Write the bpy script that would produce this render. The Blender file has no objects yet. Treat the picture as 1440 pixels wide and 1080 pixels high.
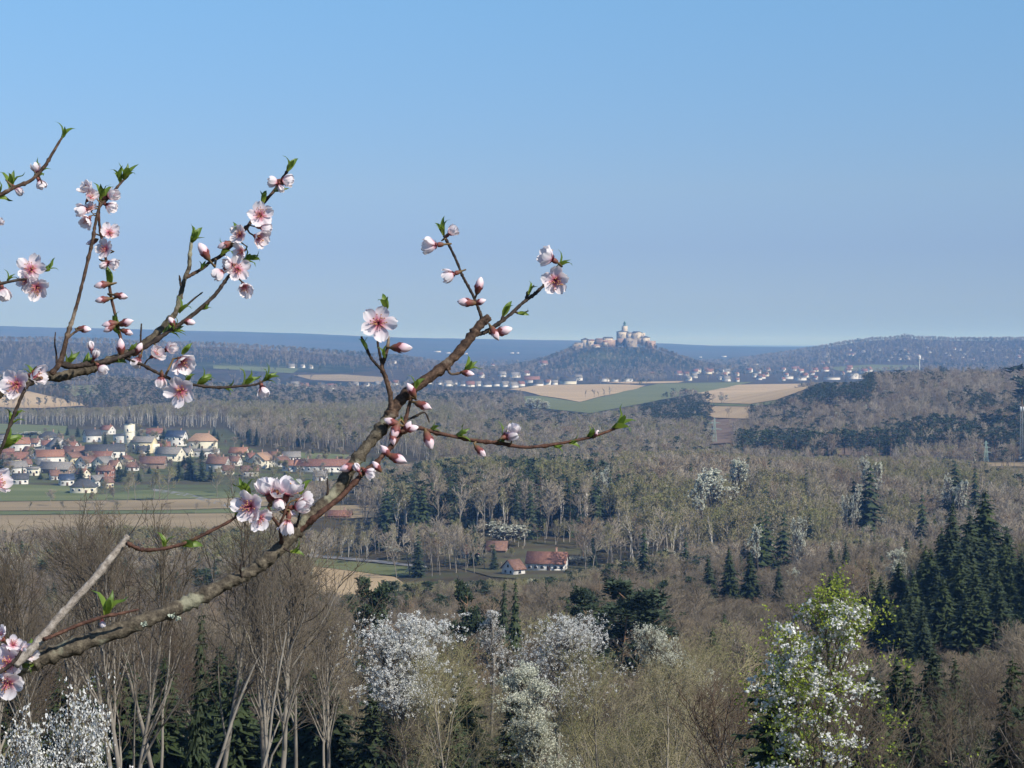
import bpy, bmesh, math, random
import numpy as np
from mathutils import Vector, Matrix, Euler
from mathutils.geometry import tessellate_polygon

SC = bpy.context.scene
COL = SC.collection
R = math.radians
RNG = random.Random(11)

# ------------------------------------------------------------------ camera
F = 2784.0            # focal length in pixels of a 1440 px wide picture
YH = 486.0            # eye level row
PITCH = math.atan((540.0 - YH) / F)
cam_data = bpy.data.cameras.new("camera")
cam = bpy.data.objects.new("camera", cam_data)
COL.objects.link(cam)
cam_data.sensor_width = 36.0
cam_data.lens = F / 1440.0 * 36.0
cam_data.clip_start = 0.05
cam_data.clip_end = 120000.0
cam.location = (0, 0, 0)
cam.rotation_euler = (R(90) - PITCH, 0, 0)
SC.camera = cam

# ------------------------------------------------------------------ sky and sun
SUN_EL, SUN_AZ = 40.0, 128.0       # azimuth clockwise from the view direction (+Y)
world = bpy.data.worlds.new("World")
SC.world = world
world.use_nodes = True
wn, wl = world.node_tree.nodes, world.node_tree.links
bg = wn["Background"]
sky = wn.new("ShaderNodeTexSky")
sky.sky_type = 'NISHITA'
sky.sun_disc = False
sky.sun_elevation = R(SUN_EL)
sky.sun_rotation = R(SUN_AZ)
sky.altitude = 300.0
sky.air_density = 1.0
sky.dust_density = 0.0
sky.ozone_density = 3.0
_tc = wn.new("ShaderNodeTexCoord"); _sep = wn.new("ShaderNodeSeparateXYZ"); _ml = wn.new("ShaderNodeMath"); _ml.operation = 'MULTIPLY'; _ml.inputs[1].default_value = 4.0
_cr = wn.new("ShaderNodeValToRGB"); _mx = wn.new("ShaderNodeMix"); _mx.data_type = 'RGBA'; _mx.blend_type = 'MULTIPLY'; _mx.inputs[0].default_value = 1.0
wl.new(_tc.outputs["Generated"], _sep.inputs[0]); wl.new(_sep.outputs["Z"], _ml.inputs[0]); wl.new(_ml.outputs[0], _cr.inputs[0])
_st = [(0.0, (0.23, 0.36, 0.68)), (0.096, (0.325, 0.415, 0.71)), (0.196, (0.377, 0.446, 0.71)), (0.316, (0.50, 0.556, 0.73)), (0.69, (0.64, 0.815, 0.94)), (1.0, (0.78, 0.90, 1.0))]
while len(_cr.color_ramp.elements) < len(_st): _cr.color_ramp.elements.new(0.5)
for _k, (_p, _c) in enumerate(_st): _cr.color_ramp.elements[_k].position = _p; _cr.color_ramp.elements[_k].color = (*_c, 1)
wl.new(sky.outputs[0], _mx.inputs[6]); wl.new(_cr.outputs[0], _mx.inputs[7]); wl.new(_mx.outputs[2], bg.inputs["Color"])
bg.inputs["Strength"].default_value = 0.115
sun_data = bpy.data.lights.new("sun", 'SUN')
sun_data.energy = 4.7
sun_data.angle = R(0.5)
sun_data.color = (1.0, 0.94, 0.84)
sun = bpy.data.objects.new("sun", sun_data)
COL.objects.link(sun)
_s = Vector((math.sin(R(SUN_AZ)) * math.cos(R(SUN_EL)), math.cos(R(SUN_AZ)) * math.cos(R(SUN_EL)), math.sin(R(SUN_EL))))
sun.rotation_euler = _s.to_track_quat('Z', 'Y').to_euler()
SC.view_settings.view_transform = 'Standard'
SC.view_settings.look = 'None'
SC.view_settings.exposure = 0.25
SC.view_settings.gamma = 1.0
SC.cycles.use_denoising = True
SC.cycles.max_bounces = 6
SC.cycles.diffuse_bounces = 3
SC.cycles.glossy_bounces = 2
SC.cycles.transmission_bounces = 3
SC.cycles.volume_bounces = 1
SC.cycles.sample_clamp_indirect = 8.0

# ------------------------------------------------------------------ pixel <-> world helpers
_cp, _sp = math.cos(PITCH), math.sin(PITCH)
def ray(px, py):
    u, v = (px - 720.0) / F, (540.0 - py) / F
    d = Vector((u, _cp + v * _sp, -_sp + v * _cp))
    return d / d.y
def at(px, py, Y):
    return ray(px, py) * Y
def pix(x, y, z):
    c = y * _cp - z * _sp
    b = y * _sp + z * _cp
    return 720.0 + F * x / c, 540.0 - F * b / c

# ------------------------------------------------------------------ tagging helpers
def tag(o, label=None, cat=None, group=None, kind=None):
    if label: o['label'] = label
    if cat: o['category'] = cat
    if group: o['group'] = group
    if kind: o['kind'] = kind
    return o
def empty(name, loc, rz=0.0, parent=None):
    o = bpy.data.objects.new(name, None)
    o.empty_display_size = 0.5
    o.location = loc
    o.rotation_euler = (0, 0, rz)
    COL.objects.link(o)
    if parent: o.parent = parent
    return o
def link_mesh(name, me, parent=None):
    o = bpy.data.objects.new(name, me)
    COL.objects.link(o)
    if parent: o.parent = parent
    return o

# ------------------------------------------------------------------ mesh builder
class MB:
    def __init__(s):
        s.V = []; s.Fc = []; s.M = []; s.n = 0; s.attr = None
    def add(s, verts, faces, mat=0):
        o = s.n
        s.V.append(np.asarray(verts, dtype=np.float64).reshape(-1, 3))
        s.n += len(s.V[-1])
        for f in faces:
            s.Fc.append([i + o for i in f]); s.M.append(mat)
    def tube(s, pts, rad, sides=4, mat=0, cap=False, flat=1.0):
        pts = np.asarray(pts, float); n = len(pts)
        rad = np.asarray(rad, float)
        tan = np.empty_like(pts)
        tan[1:-1] = pts[2:] - pts[:-2]
        tan[0] = pts[1] - pts[0]; tan[-1] = pts[-1] - pts[-2]
        tan /= (np.linalg.norm(tan, axis=1, keepdims=True) + 1e-12)
        ref = np.array([0.31, 0.95, 0.05]) if abs(tan[0][1]) < 0.85 else np.array([0.95, 0.1, 0.31])
        a = np.cross(tan, ref); a /= (np.linalg.norm(a, axis=1, keepdims=True) + 1e-12)
        b = np.cross(tan, a)
        th = np.arange(sides) * (2 * math.pi / sides)
        ring = (pts[:, None, :] + rad[:, None, None] * (np.cos(th)[None, :, None] * a[:, None, :] + flat * np.sin(th)[None, :, None] * b[:, None, :]))
        faces = []
        for i in range(n - 1):
            for k in range(sides):
                k2 = (k + 1) % sides
                faces.append((i * sides + k, i * sides + k2, (i + 1) * sides + k2, (i + 1) * sides + k))
        if cap:
            faces.append(tuple(range(sides))[::-1])
            faces.append(tuple((n - 1) * sides + k for k in range(sides)))
        s.add(ring.reshape(-1, 3), faces, mat)
    def twig(s, p, q, r, mat=0):
        # three-sided tapering twig that ends in a point
        p = np.asarray(p, float); q = np.asarray(q, float)
        t = q - p; t = t / (np.linalg.norm(t) + 1e-12)
        ref = np.array([0.3, 0.9, 0.2]) if abs(t[1]) < 0.8 else np.array([1.0, 0.0, 0.2])
        a = np.cross(t, ref); a /= np.linalg.norm(a); b = np.cross(t, a)
        vs = [p + r * a, p + r * (-0.5 * a + 0.866 * b), p + r * (-0.5 * a - 0.866 * b), q]
        s.add(vs, [(0, 1, 3), (1, 2, 3), (2, 0, 3)], mat)
    def box(s, c, d, mat=0, rz=0.0):
        x, y, z = d[0] / 2, d[1] / 2, d[2] / 2
        v = np.array([(-x, -y, -z), (x, -y, -z), (x, y, -z), (-x, y, -z), (-x, -y, z), (x, -y, z), (x, y, z), (-x, y, z)])
        if rz:
            cs, sn = math.cos(rz), math.sin(rz)
            v = v @ np.array([[cs, sn, 0], [-sn, cs, 0], [0, 0, 1]])
        s.add(v + np.asarray(c, float), [(0, 3, 2, 1), (4, 5, 6, 7), (0, 1, 5, 4), (1, 2, 6, 5), (2, 3, 7, 6), (3, 0, 4, 7)], mat)
    def cone(s, c, r0, r1, h, sides=8, mat=0, rot=0.0, capt=True):
        v = []
        for zz, r in ((0, r0), (h, r1)):
            for k in range(sides):
                t = rot + 2 * math.pi * k / sides
                v.append((c[0] + r * math.cos(t), c[1] + r * math.sin(t), c[2] + zz))
        f = [(k, (k + 1) % sides, sides + (k + 1) % sides, sides + k) for k in range(sides)]
        f.append(tuple(range(sides))[::-1])
        if capt: f.append(tuple(range(sides, 2 * sides)))
        s.add(v, f, mat)
    def quad(s, c, u, v, mat=0):
        c = np.asarray(c, float); u = np.asarray(u, float); v = np.asarray(v, float)
        s.add([c - u - v, c + u - v, c + u + v, c - u + v], [(0, 1, 2, 3)], mat)
    def mesh(s, name, mats, smooth=False):
        me = bpy.data.meshes.new(name)
        V = np.concatenate(s.V) if s.V else np.zeros((0, 3))
        me.vertices.add(len(V)); me.vertices.foreach_set("co", V.astype(np.float32).ravel())
        lt = np.array([len(f) for f in s.Fc], dtype=np.int32)
        ls = np.concatenate([[0], np.cumsum(lt)[:-1]]).astype(np.int32) if len(lt) else np.zeros(0, np.int32)
        li = np.fromiter((i for f in s.Fc for i in f), dtype=np.int32)
        me.loops.add(len(li)); me.loops.foreach_set("vertex_index", li)
        me.polygons.add(len(lt)); me.polygons.foreach_set("loop_start", ls)
        for m in (mats if isinstance(mats, (list, tuple)) else [mats]): me.materials.append(m)
        me.polygons.foreach_set("material_index", np.array(s.M, dtype=np.int32))
        if smooth: me.polygons.foreach_set("use_smooth", np.ones(len(lt), dtype=bool))
        me.update(calc_edges=True)
        me.validate()
        return me
    def build(s, name, mats, parent=None, smooth=False):
        return link_mesh(name, s.mesh(name, mats, smooth), parent)

# ------------------------------------------------------------------ materials
def new_mat(name):
    m = bpy.data.materials.new(name); m.use_nodes = True
    nt = m.node_tree
    return m, nt.nodes, nt.links, nt.nodes["Principled BSDF"]
def noisy(name, c1, c2, scale=1.0, rough=0.85, detail=4.0, spec=0.2, rand=0.0, c3=None, bump=0.0, coord='Object', lo=0.35, hi=0.65, stretch=None, metal=0.0, trans=0.0):
    """two (three) colours mixed by noise; rand = per object shift towards c3"""
    m, n, l, b = new_mat(name)
    tc = n.new("ShaderNodeTexCoord")
    src = tc.outputs[coord]
    if coord == 'World':
        pass
    if stretch:
        mp = n.new("ShaderNodeMapping"); mp.inputs["Scale"].default_value = stretch
        l.new(src, mp.inputs["Vector"]); src = mp.outputs[0]
    nz = n.new("ShaderNodeTexNoise"); nz.inputs["Scale"].default_value = scale; nz.inputs["Detail"].default_value = detail
    l.new(src, nz.inputs["Vector"])
    cr = n.new("ShaderNodeValToRGB")
    cr.color_ramp.elements[0].position = lo; cr.color_ramp.elements[1].position = hi
    cr.color_ramp.elements[0].color = (*c1, 1); cr.color_ramp.elements[1].color = (*c2, 1)
    l.new(nz.outputs[0], cr.inputs[0])
    out = cr.outputs[0]
    if c3 is not None:
        oi = n.new("ShaderNodeObjectInfo")
        mx = n.new("ShaderNodeMix"); mx.data_type = 'RGBA'
        mul = n.new("ShaderNodeMath"); mul.operation = 'MULTIPLY'; mul.inputs[1].default_value = rand
        l.new(oi.outputs["Random"], mul.inputs[0])
        l.new(mul.outputs[0], mx.inputs[0]); l.new(out, mx.inputs[6]); mx.inputs[7].default_value = (*c3, 1)
        out = mx.outputs[2]
    l.new(out, b.inputs["Base Color"])
    b.inputs["Roughness"].default_value = rough
    b.inputs["Specular IOR Level"].default_value = spec
    b.inputs["Metallic"].default_value = metal
    if bump:
        bp = n.new("ShaderNodeBump"); bp.inputs["Strength"].default_value = bump
        l.new(nz.outputs[0], bp.inputs["Height"]); l.new(bp.outputs[0], b.inputs["Normal"])
    if trans:
        tr = n.new("ShaderNodeBsdfTranslucent"); l.new(out, tr.inputs["Color"])
        ms = n.new("ShaderNodeMixShader"); ms.inputs[0].default_value = trans
        l.new(b.outputs[0], ms.inputs[1]); l.new(tr.outputs[0], ms.inputs[2])
        l.new(ms.outputs[0], n["Material Output"].inputs["Surface"])
    return m

# ------------------------------------------------------------------ terrain
PD = np.array([-60, 0, 10, 30, 60, 100, 150, 200, 300, 450, 600, 750, 1000, 1500, 2000, 2600, 3700, 5000, 6500, 8000, 12000, 16000, 22000, 32000], float)
PZ = np.array([-1.7, -1.7, -4.5, -13, -23, -33, -42, -50, -62, -74, -82, -87, -89, -88, -86, -80, -72, -70, -66, -60, -44, -30, -16, -4], float)
def _sm(a, b, x):
    t = np.clip((x - a) / (b - a), 0, 1)
    return t * t * (3 - 2 * t)
def _g(u): return np.exp(-0.5 * u * u)
def _wob(x, d, s, k):
    return (np.sin(x / s + k) * np.cos(d / (s * 1.7) + 2.1 * k) + 0.5 * np.sin(x / (s * 0.43) + d / (s * 0.9) + 3 * k))
def ground(x, d):
    x = np.asarray(x, float); d = np.asarray(d, float)
    ds = np.maximum(d, 30.0)
    t = x / ds
    px = 720 + F * t
    z = np.interp(d, PD, PZ)
    z = z + 13 * _g((x + 300) / 230) * _g((d - 1570) / 220)                      # village rise
    z = z + 12 * _sm(-85, -20, x) * _g((d - 985) / 140)                           # wooded rise behind the farm
    z = z + 15 * _g((x - 95) / 75) * _g((d - 370) / 120)                          # near slope on the right
    z = z + 43 * _sm(170, 420, x) * _g((d - 2150) / 420)                          # pine hill
    z = z + 27 * _g((x + 640) / 170) * _g((d - 2700) / 260)                       # field hill on the left
    z = z + np.interp(px, [-600, 0, 300, 430, 560, 690], [84, 81, 68, 54, 38, 0]) * _g((d - 4700) / 430)                        # long wooded ridge
    ztop = np.interp(px, [-900, 0, 150, 300, 600, 800, 1000, 1200, 2600], [128, 118, 95, 80, 54, 36, 0, -15, -15])
    z = z + np.maximum(ztop + 44, 0) * _g((d - 12000) / 1500) * (1 + 0.06 * _wob(x, d, 900, 1.0))
    zr = (486 - np.interp(px, [900, 1000, 1050, 1100, 1150, 1200, 1235, 1258, 1272, 1290, 1340, 1440, 1700, 2300], [530, 516, 508, 500, 492, 483, 479, 478.5, 475, 478, 479, 478, 482, 500])) / F * 6800
    z = z + np.maximum(zr + 66, 0) * _g((d - 6800) / 800)
    ax = np.maximum(np.abs(x - 262 - 0) - 78, 0) / 120.0
    ay = np.maximum(np.abs(d - 5000) - 45, 0) / 120.0
    z = z + 68 * np.exp(-(np.hypot(ax, ay)) ** 1.35)                              # castle hill
    z = z + np.clip((d - 80) / 400, 0, 1) * 0.9 * _wob(x, d, 70, 0.3)
    z = z + np.clip((d - 3000) / 3000, 0, 1) * 3.0 * _wob(x, d, 420, 0.8)
    z = z + np.clip((d - 9000) / 6000, 0, 1) * 9.0 * _wob(x, d, 1500, 2.8)
    return z
def gz(x, d): return float(ground(x, d))
def hit(px, py, d0=150.0, d1=30000.0):
    """first ground point under a pixel"""
    r = ray(px, py)
    ds = np.geomspace(d0, d1, 1500)
    below = (r.z * ds) < ground(r.x * ds, ds)
    i = int(np.argmax(below))
    if not below[i]: return None
    a, b = ds[max(i - 1, 0)], ds[i]
    for _ in range(18):
        m = 0.5 * (a + b)
        if r.z * m < gz(r.x * m, m): b = m
        else: a = m
    return Vector((r.x * b, b, gz(r.x * b, b)))

rows = np.unique(np.concatenate([np.linspace(-60, 20, 9), np.geomspace(20, 32000, 330), np.linspace(4650, 5350, 36), np.linspace(1150, 1750, 30)]))
rows = rows[np.concatenate([[True], np.diff(rows) > 1.2])]
cols = np.linspace(-0.5, 0.5, 241)
DD, TT = np.meshgrid(rows, cols, indexing='ij')
XX = TT * (np.maximum(DD, 0) + 90)
ZZ = ground(XX, DD)
gm = MB()
nr, nc = DD.shape
gm.V.append(np.stack([XX, DD, ZZ], -1).reshape(-1, 3)); gm.n = nr * nc
idx = np.arange(nr * nc).reshape(nr, nc)
q = np.stack([idx[:-1, :-1], idx[:-1, 1:], idx[1:, 1:], idx[1:, :-1]], -1).reshape(-1, 4)
gm.Fc = q.tolist(); gm.M = [0] * len(gm.Fc)

def ground_mat():
    m, n, l, b = new_mat("ground")
    geo = n.new("ShaderNodeNewGeometry")
    def noise(sc, det, stretch=(1, 1, 1)):
        mp = n.new("ShaderNodeMapping"); mp.inputs["Scale"].default_value = stretch
        l.new(geo.outputs["Position"], mp.inputs["Vector"])
        z = n.new("ShaderNodeTexNoise"); z.inputs["Scale"].default_value = sc; z.inputs["Detail"].default_value = det
        z.inputs["Roughness"].default_value = 0.65
        l.new(mp.outputs[0], z.inputs["Vector"]); return z.outputs[0]
    def ramp(src, stops):
        r = n.new("ShaderNodeValToRGB"); e = r.color_ramp.elements
        while len(e) < len(stops): e.new(0.5)
        for k, (p, c) in enumerate(stops): e[k].position = p; e[k].color = (*c, 1)
        l.new(src, r.inputs[0]); return r.outputs[0]
    near = ramp(noise(0.05, 6), [(0.3, (0.045, 0.036, 0.022)), (0.5, (0.075, 0.062, 0.035)), (0.7, (0.06, 0.07, 0.028))])
    far = ramp(noise(0.0016, 7, (0.55, 1.0, 1.0)), [(0.34, (0.028, 0.036, 0.024)), (0.47, (0.062, 0.055, 0.042)), (0.56, (0.075, 0.062, 0.047)), (0.62, (0.03, 0.04, 0.026)), (0.70, (0.09, 0.10, 0.045)), (0.76, (0.16, 0.135, 0.085))])
    fine = ramp(noise(0.05, 3), [(0.3, (0.55, 0.55, 0.55)), (0.7, (1.25, 1.25, 1.25))])
    mul = n.new("ShaderNodeMix"); mul.data_type = 'RGBA'; mul.blend_type = 'MULTIPLY'; mul.inputs[0].default_value = 1.0
    l.new(far, mul.inputs[6]); l.new(fine, mul.inputs[7])
    sep = n.new("ShaderNodeSeparateXYZ"); l.new(geo.outputs["Position"], sep.inputs[0])
    mr = n.new("ShaderNodeMapRange"); mr.inputs["From Min"].default_value = 2500; mr.inputs["From Max"].default_value = 3600
    l.new(sep.outputs["Y"], mr.inputs["Value"])
    mx = n.new("ShaderNodeMix"); mx.data_type = 'RGBA'
    l.new(mr.outputs[0], mx.inputs[0]); l.new(near, mx.inputs[6]); l.new(mul.outputs[2], mx.inputs[7])
    l.new(mx.outputs[2], b.inputs["Base Color"]); b.inputs["Roughness"].default_value = 0.95; b.inputs["Specular IOR Level"].default_value = 0.1
    return m
GROUND = gm.build("ground", ground_mat(), smooth=True)
tag(GROUND, "wooded rolling land running from the near slope out to the blue horizon", "ground", kind="structure")

# ------------------------------------------------------------------ fields, meadows and roads draped on the land
def in_poly(poly, x, y):
    c = False; j = len(poly) - 1
    for i in range(len(poly)):
        xi, yi = poly[i]; xj, yj = poly[j]
        if (yi > y) != (yj > y) and x < (xj - xi) * (y - yi) / (yj - yi) + xi: c = not c
        j = i
    return c
def drape(name, poly, mat, lift=0.35, label=None, cat="field"):
    pts = []
    n = len(poly)
    for i in range(n):
        a, b = poly[i], poly[(i + 1) % n]
        k = max(1, int(math.hypot(a[0] - b[0], a[1] - b[1]) / 14))
        for j in range(k):
            t = j / k
            h = hit(a[0] + (b[0] - a[0]) * t, a[1] + (b[1] - a[1]) * t)
            if h: pts.append(h)
    bm = bmesh.new()
    vs = [bm.verts.new((p.x, p.y, 0)) for p in pts]
    bm.faces.new(vs)
    bmesh.ops.triangulate(bm, faces=bm.faces[:])
    dm = sum(p.y for p in pts) / len(pts)
    lim = max(12.0, dm * 0.012)
    for _ in range(6):
        es = [e for e in bm.edges if e.calc_length() > lim]
        if not es: break
        bmesh.ops.subdivide_edges(bm, edges=es, cuts=1)
        bmesh.ops.triangulate(bm, faces=[f for f in bm.faces if len(f.verts) > 3])
    for v in bm.verts: v.co.z = gz(v.co.x, v.co.y) + lift
    bmesh.ops.recalc_face_normals(bm, faces=bm.faces[:])
    if sum(f.normal.z for f in bm.faces) < 0: bmesh.ops.reverse_faces(bm, faces=bm.faces[:])
    me = bpy.data.meshes.new(name); bm.to_mesh(me); bm.free()
    for p in me.polygons: p.use_smooth = True
    me.materials.append(mat)
    o = link_mesh(name, me)
    tag(o, label, cat, kind="structure")
    return o
def field_mat(name, c1, c2, sc=0.02, fur=0.0):
    m = noisy(name, c1, c2, scale=sc, rough=0.95, spec=0.1, detail=7, coord='Object', lo=0.32, hi=0.68, stretch=(0.16, 1.3, 1))
    return m
M_TAN = field_mat("ploughed earth", (0.36, 0.265, 0.15), (0.46, 0.35, 0.215), 0.012)
M_TAN2 = field_mat("stubble", (0.215, 0.168, 0.098), (0.33, 0.26, 0.16), 0.03)
M_GRN = field_mat("winter wheat", (0.115, 0.132, 0.05), (0.16, 0.172, 0.075), 0.03)
M_GRN2 = field_mat("meadow grass", (0.10, 0.125, 0.05), (0.17, 0.185, 0.085), 0.03)
M_BRN = field_mat("bare clearing", (0.13, 0.09, 0.06), (0.2, 0.145, 0.1), 0.05)
M_GARD = field_mat("village gardens", (0.075, 0.066, 0.042), (0.10, 0.125, 0.05), 0.045)
M_YARD = field_mat("farm ground", (0.075, 0.062, 0.04), (0.10, 0.10, 0.05), 0.06)
M_ASPH = noisy("asphalt", (0.17, 0.17, 0.17), (0.25, 0.245, 0.235), 0.2, 0.9)
FIELDS = [
    ("field", [(715, 548), (760, 542), (850, 541), (885, 541.4), (908, 543), (893, 548), (870, 553), (842, 559), (815, 566), (788, 561), (760, 557), (738, 551)], M_TAN, "pale tan ploughed field left of the green slope below the castle hill"),
    ("meadow", [(735, 558), (760, 557.6), (815, 566.5), (868, 553.6), (925, 540), (1060, 537.5), (1010, 548), (960, 557), (905, 568), (830, 582), (742, 573)], M_GRN, "long green sloping field between the two tan fields"),
    ("field", [(967, 556), (1040, 541.5), (1138, 540), (1136, 547), (1092, 563), (1055, 569), (1000, 567)], M_TAN, "wide tan field on the right beside the pine hill"),
    ("meadow", [(995, 567.6), (1055, 569.6), (1092, 563.6), (1090, 569), (1055, 572.5), (996, 571)], M_GRN, "thin green strip across the right tan field"),
    ("field", [(993, 572), (1056, 573), (1052, 590), (995, 588)], M_TAN, "lower tan field patch under the green strip"),
    ("field", [(850, 538), (962, 536.4), (955, 538.6), (925, 539.6), (880, 540)], M_TAN, "thin pale strip of field at the foot of the castle hill"),
    ("field", [(-60, 553), (40, 551), (125, 571), (60, 575), (-60, 573)], M_TAN, "orange tan hillside field at the left edge"),
    ("meadow", [(88, 544), (140, 542), (142, 553), (104, 558)], M_GRN2, "small green meadow under the left branches"),
    ("field", [(412, 528), (480, 527), (541, 531), (536, 538.5), (440, 535)], M_TAN2, "far pale strip field behind the forked twig"),
    ("meadow", [(300, 514), (420, 519), (412, 525.5), (300, 519)], M_GRN2, "far grey green strip of land left of the strip field"),
    ("meadow", [(-30, 596), (95, 600), (90, 612), (-30, 611)], M_GRN2, "green slope behind the village houses at the left"),
    ("meadow", [(408, 636), (492, 640), (484, 647), (414, 645)], M_GRN2, "green meadow behind the long red roof"),
    ("village_green", [(-60, 607), (90, 604), (320, 604), (350, 630), (420, 648), (560, 646), (600, 657), (600, 671), (430, 675), (350, 700), (200, 702), (140, 704), (90, 704), (-60, 692)], M_GARD, "gardens and grass between the village houses"),
    ("meadow", [(-30, 680), (90, 684), (140, 696), (200, 690), (345, 692), (372, 699.4), (318, 701), (200, 703.4), (-30, 706)], M_GRN2, "grass below the village houses"),
    ("field", [(-30, 706.6), (200, 704), (318, 701.6), (372, 700), (388, 711), (340, 715), (250, 717.5), (120, 718.5), (-30, 719)], M_TAN2, "upper tan field strip below the village"),
    ("meadow", [(-30, 719.6), (120, 719.1), (250, 718.1), (340, 715.6), (400, 712), (410, 716), (330, 722), (-30, 725)], M_GRN2, "narrow green strip between the two tan strips"),
    ("field", [(-30, 725.6), (330, 722.6), (400, 718), (428, 735), (415, 752), (300, 764), (150, 760), (-30, 770)], M_TAN2, "lower tan field strip below the village"),
    ("field", [(470, 712), (500, 711), (538, 712), (533, 722), (539, 728), (490, 730), (450, 729)], M_TAN2, "tan field around the low red barn"),
    ("field", [(440, 797.5), (500, 805), (555, 812.6), (572, 824), (560, 836), (500, 846), (440, 838)], M_TAN, "brown field beside the road in front of the farm"),
    ("meadow", [(430, 784.5), (600, 800.5), (575, 810), (560, 812.4), (440, 796.9)], M_GRN, "green verge between the road and the brown field"),
    ("road", [(430, 779.5), (520, 787.5), (600, 797), (600, 800), (520, 791), (430, 783.5)], M_ASPH, "pale country road crossing left of the farm"),
    ("road", [(215, 688), (262, 694), (330, 712), (330, 716), (258, 698), (215, 691)], M_ASPH, "pale lane running down from the village"),
    ("farmyard", [(630, 760), (690, 762), (735, 772), (740, 766), (830, 768), (838, 806), (760, 818), (690, 812), (625, 794)], M_YARD, "grass and bare ground round the farm buildings"),
    ("clearing", [(1125, 630), (1255, 632), (1262, 641), (1125, 640)], M_BRN, "reddish brown clearing in front of the pine wood"),
    ("field", [(1370, 651), (1460, 651), (1460, 657), (1370, 656)], M_TAN2, "pale strip of field under the small pylon at the right"),
    ("track", [(998, 590), (1040, 590), (1036, 606), (1030, 624), (994, 626), (1004, 606)], M_BRN, "bare brown cutting in the woods under the power pylon"),
    ("meadow", [(1165, 517), (1225, 513), (1290, 514), (1296, 519), (1230, 522), (1180, 522)], M_GRN, "blue green meadow at the foot of the far right hill"),
]
for nm, poly, mt, lb in FIELDS:
    drape(nm, poly, mt, 0.12 if nm == 'village_green' else 0.35 if poly[0][1] > 620 else 0.9, lb, nm)
# ------------------------------------------------------------------ tree materials
M_BARK = noisy("grey bark", (0.13, 0.115, 0.095), (0.25, 0.225, 0.19), 3.0, 0.9, 5, rand=0.7, c3=(0.30, 0.27, 0.22), stretch=(1, 1, 0.3))
M_TWIG = noisy("brown twigs", (0.062, 0.049, 0.034), (0.118, 0.093, 0.064), 0.5, 0.9, 3, rand=0.85, c3=(0.135, 0.115, 0.088))  # near twigs: colour darkened to stand in for deep shade among them
M_TWIGR = noisy("reddish twigs", (0.072, 0.048, 0.032), (0.125, 0.087, 0.057), 0.4, 0.9, 3, rand=0.8, c3=(0.095, 0.075, 0.055))  # reddish near twigs, with the same woodland shade put into the colour
M_BIRCH = noisy("pale bark", (0.42, 0.39, 0.335), (0.64, 0.61, 0.55), 1.2, 0.8, 5, stretch=(1, 1, 0.4))
M_BTWIG = noisy("olive twigs", (0.201, 0.183, 0.095), (0.305, 0.275, 0.146), 0.4, 0.9, 3, rand=0.9, c3=(0.268, 0.232, 0.171))
M_SPR = noisy("spruce needles", (0.023, 0.038, 0.013), (0.055, 0.078, 0.025), 0.9, 0.7, 4, rand=0.7, c3=(0.028, 0.042, 0.024), spec=0.25)
M_PINE = noisy("pine needles", (0.026, 0.046, 0.024), (0.056, 0.082, 0.034), 0.8, 0.7, 4, rand=0.6, c3=(0.035, 0.05, 0.032), spec=0.25)
M_PBARK = noisy("pine bark", (0.16, 0.10, 0.065), (0.28, 0.18, 0.115), 2.0, 0.9, 4, stretch=(1, 1, 0.3))
M_WHITE = noisy("white blossom", (0.62, 0.62, 0.56), (0.82, 0.82, 0.80), 1.5, 0.7, 3, spec=0.2, trans=0.25)
M_CREAM = noisy("cream blossom", (0.46, 0.47, 0.36), (0.66, 0.67, 0.56), 1.5, 0.7, 3, spec=0.2, trans=0.2)
M_BUD = noisy("opening buds", (0.20, 0.205, 0.075), (0.32, 0.325, 0.13), 0.7, 0.8, 3, rand=0.9, c3=(0.28, 0.235, 0.13), trans=0.3)
M_LEAF = noisy("fresh leaves", (0.20, 0.26, 0.035), (0.34, 0.40, 0.065), 1.5, 0.55, 3, spec=0.3, trans=0.35)

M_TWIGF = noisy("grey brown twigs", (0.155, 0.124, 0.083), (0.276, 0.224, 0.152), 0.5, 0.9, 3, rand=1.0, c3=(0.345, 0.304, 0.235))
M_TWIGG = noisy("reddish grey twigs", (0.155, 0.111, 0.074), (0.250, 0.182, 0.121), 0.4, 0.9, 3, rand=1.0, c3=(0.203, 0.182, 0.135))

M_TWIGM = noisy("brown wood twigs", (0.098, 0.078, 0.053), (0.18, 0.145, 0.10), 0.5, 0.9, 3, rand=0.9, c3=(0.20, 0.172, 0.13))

def rdir(d, ang, rng):
    """direction at an angle from d"""
    d = np.asarray(d, float)
    a = np.cross(d, (rng.gauss(0, 1), rng.gauss(0, 1), rng.gauss(0, 1)))
    a /= np.linalg.norm(a) + 1e-9
    return d * math.cos(ang) + a * math.sin(ang)
def path(p, d, L, n, wob, up, rng):
    pts = [np.asarray(p, float)]
    d = np.asarray(d, float)
    for i in range(n):
        d = d + np.array([rng.gauss(0, wob), rng.gauss(0, wob), rng.gauss(0, wob * 0.7) + up])
        d = d / (np.linalg.norm(d) + 1e-9)
        pts.append(pts[-1] + d * (L / n))
    return np.array(pts)
def alongp(pts, t):
    f = t * (len(pts) - 1); i = min(int(f), len(pts) - 2); u = f - i
    d = pts[i + 1] - pts[i]
    return pts[i] * (1 - u) + pts[i + 1] * u, d / (np.linalg.norm(d) + 1e-9)

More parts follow.
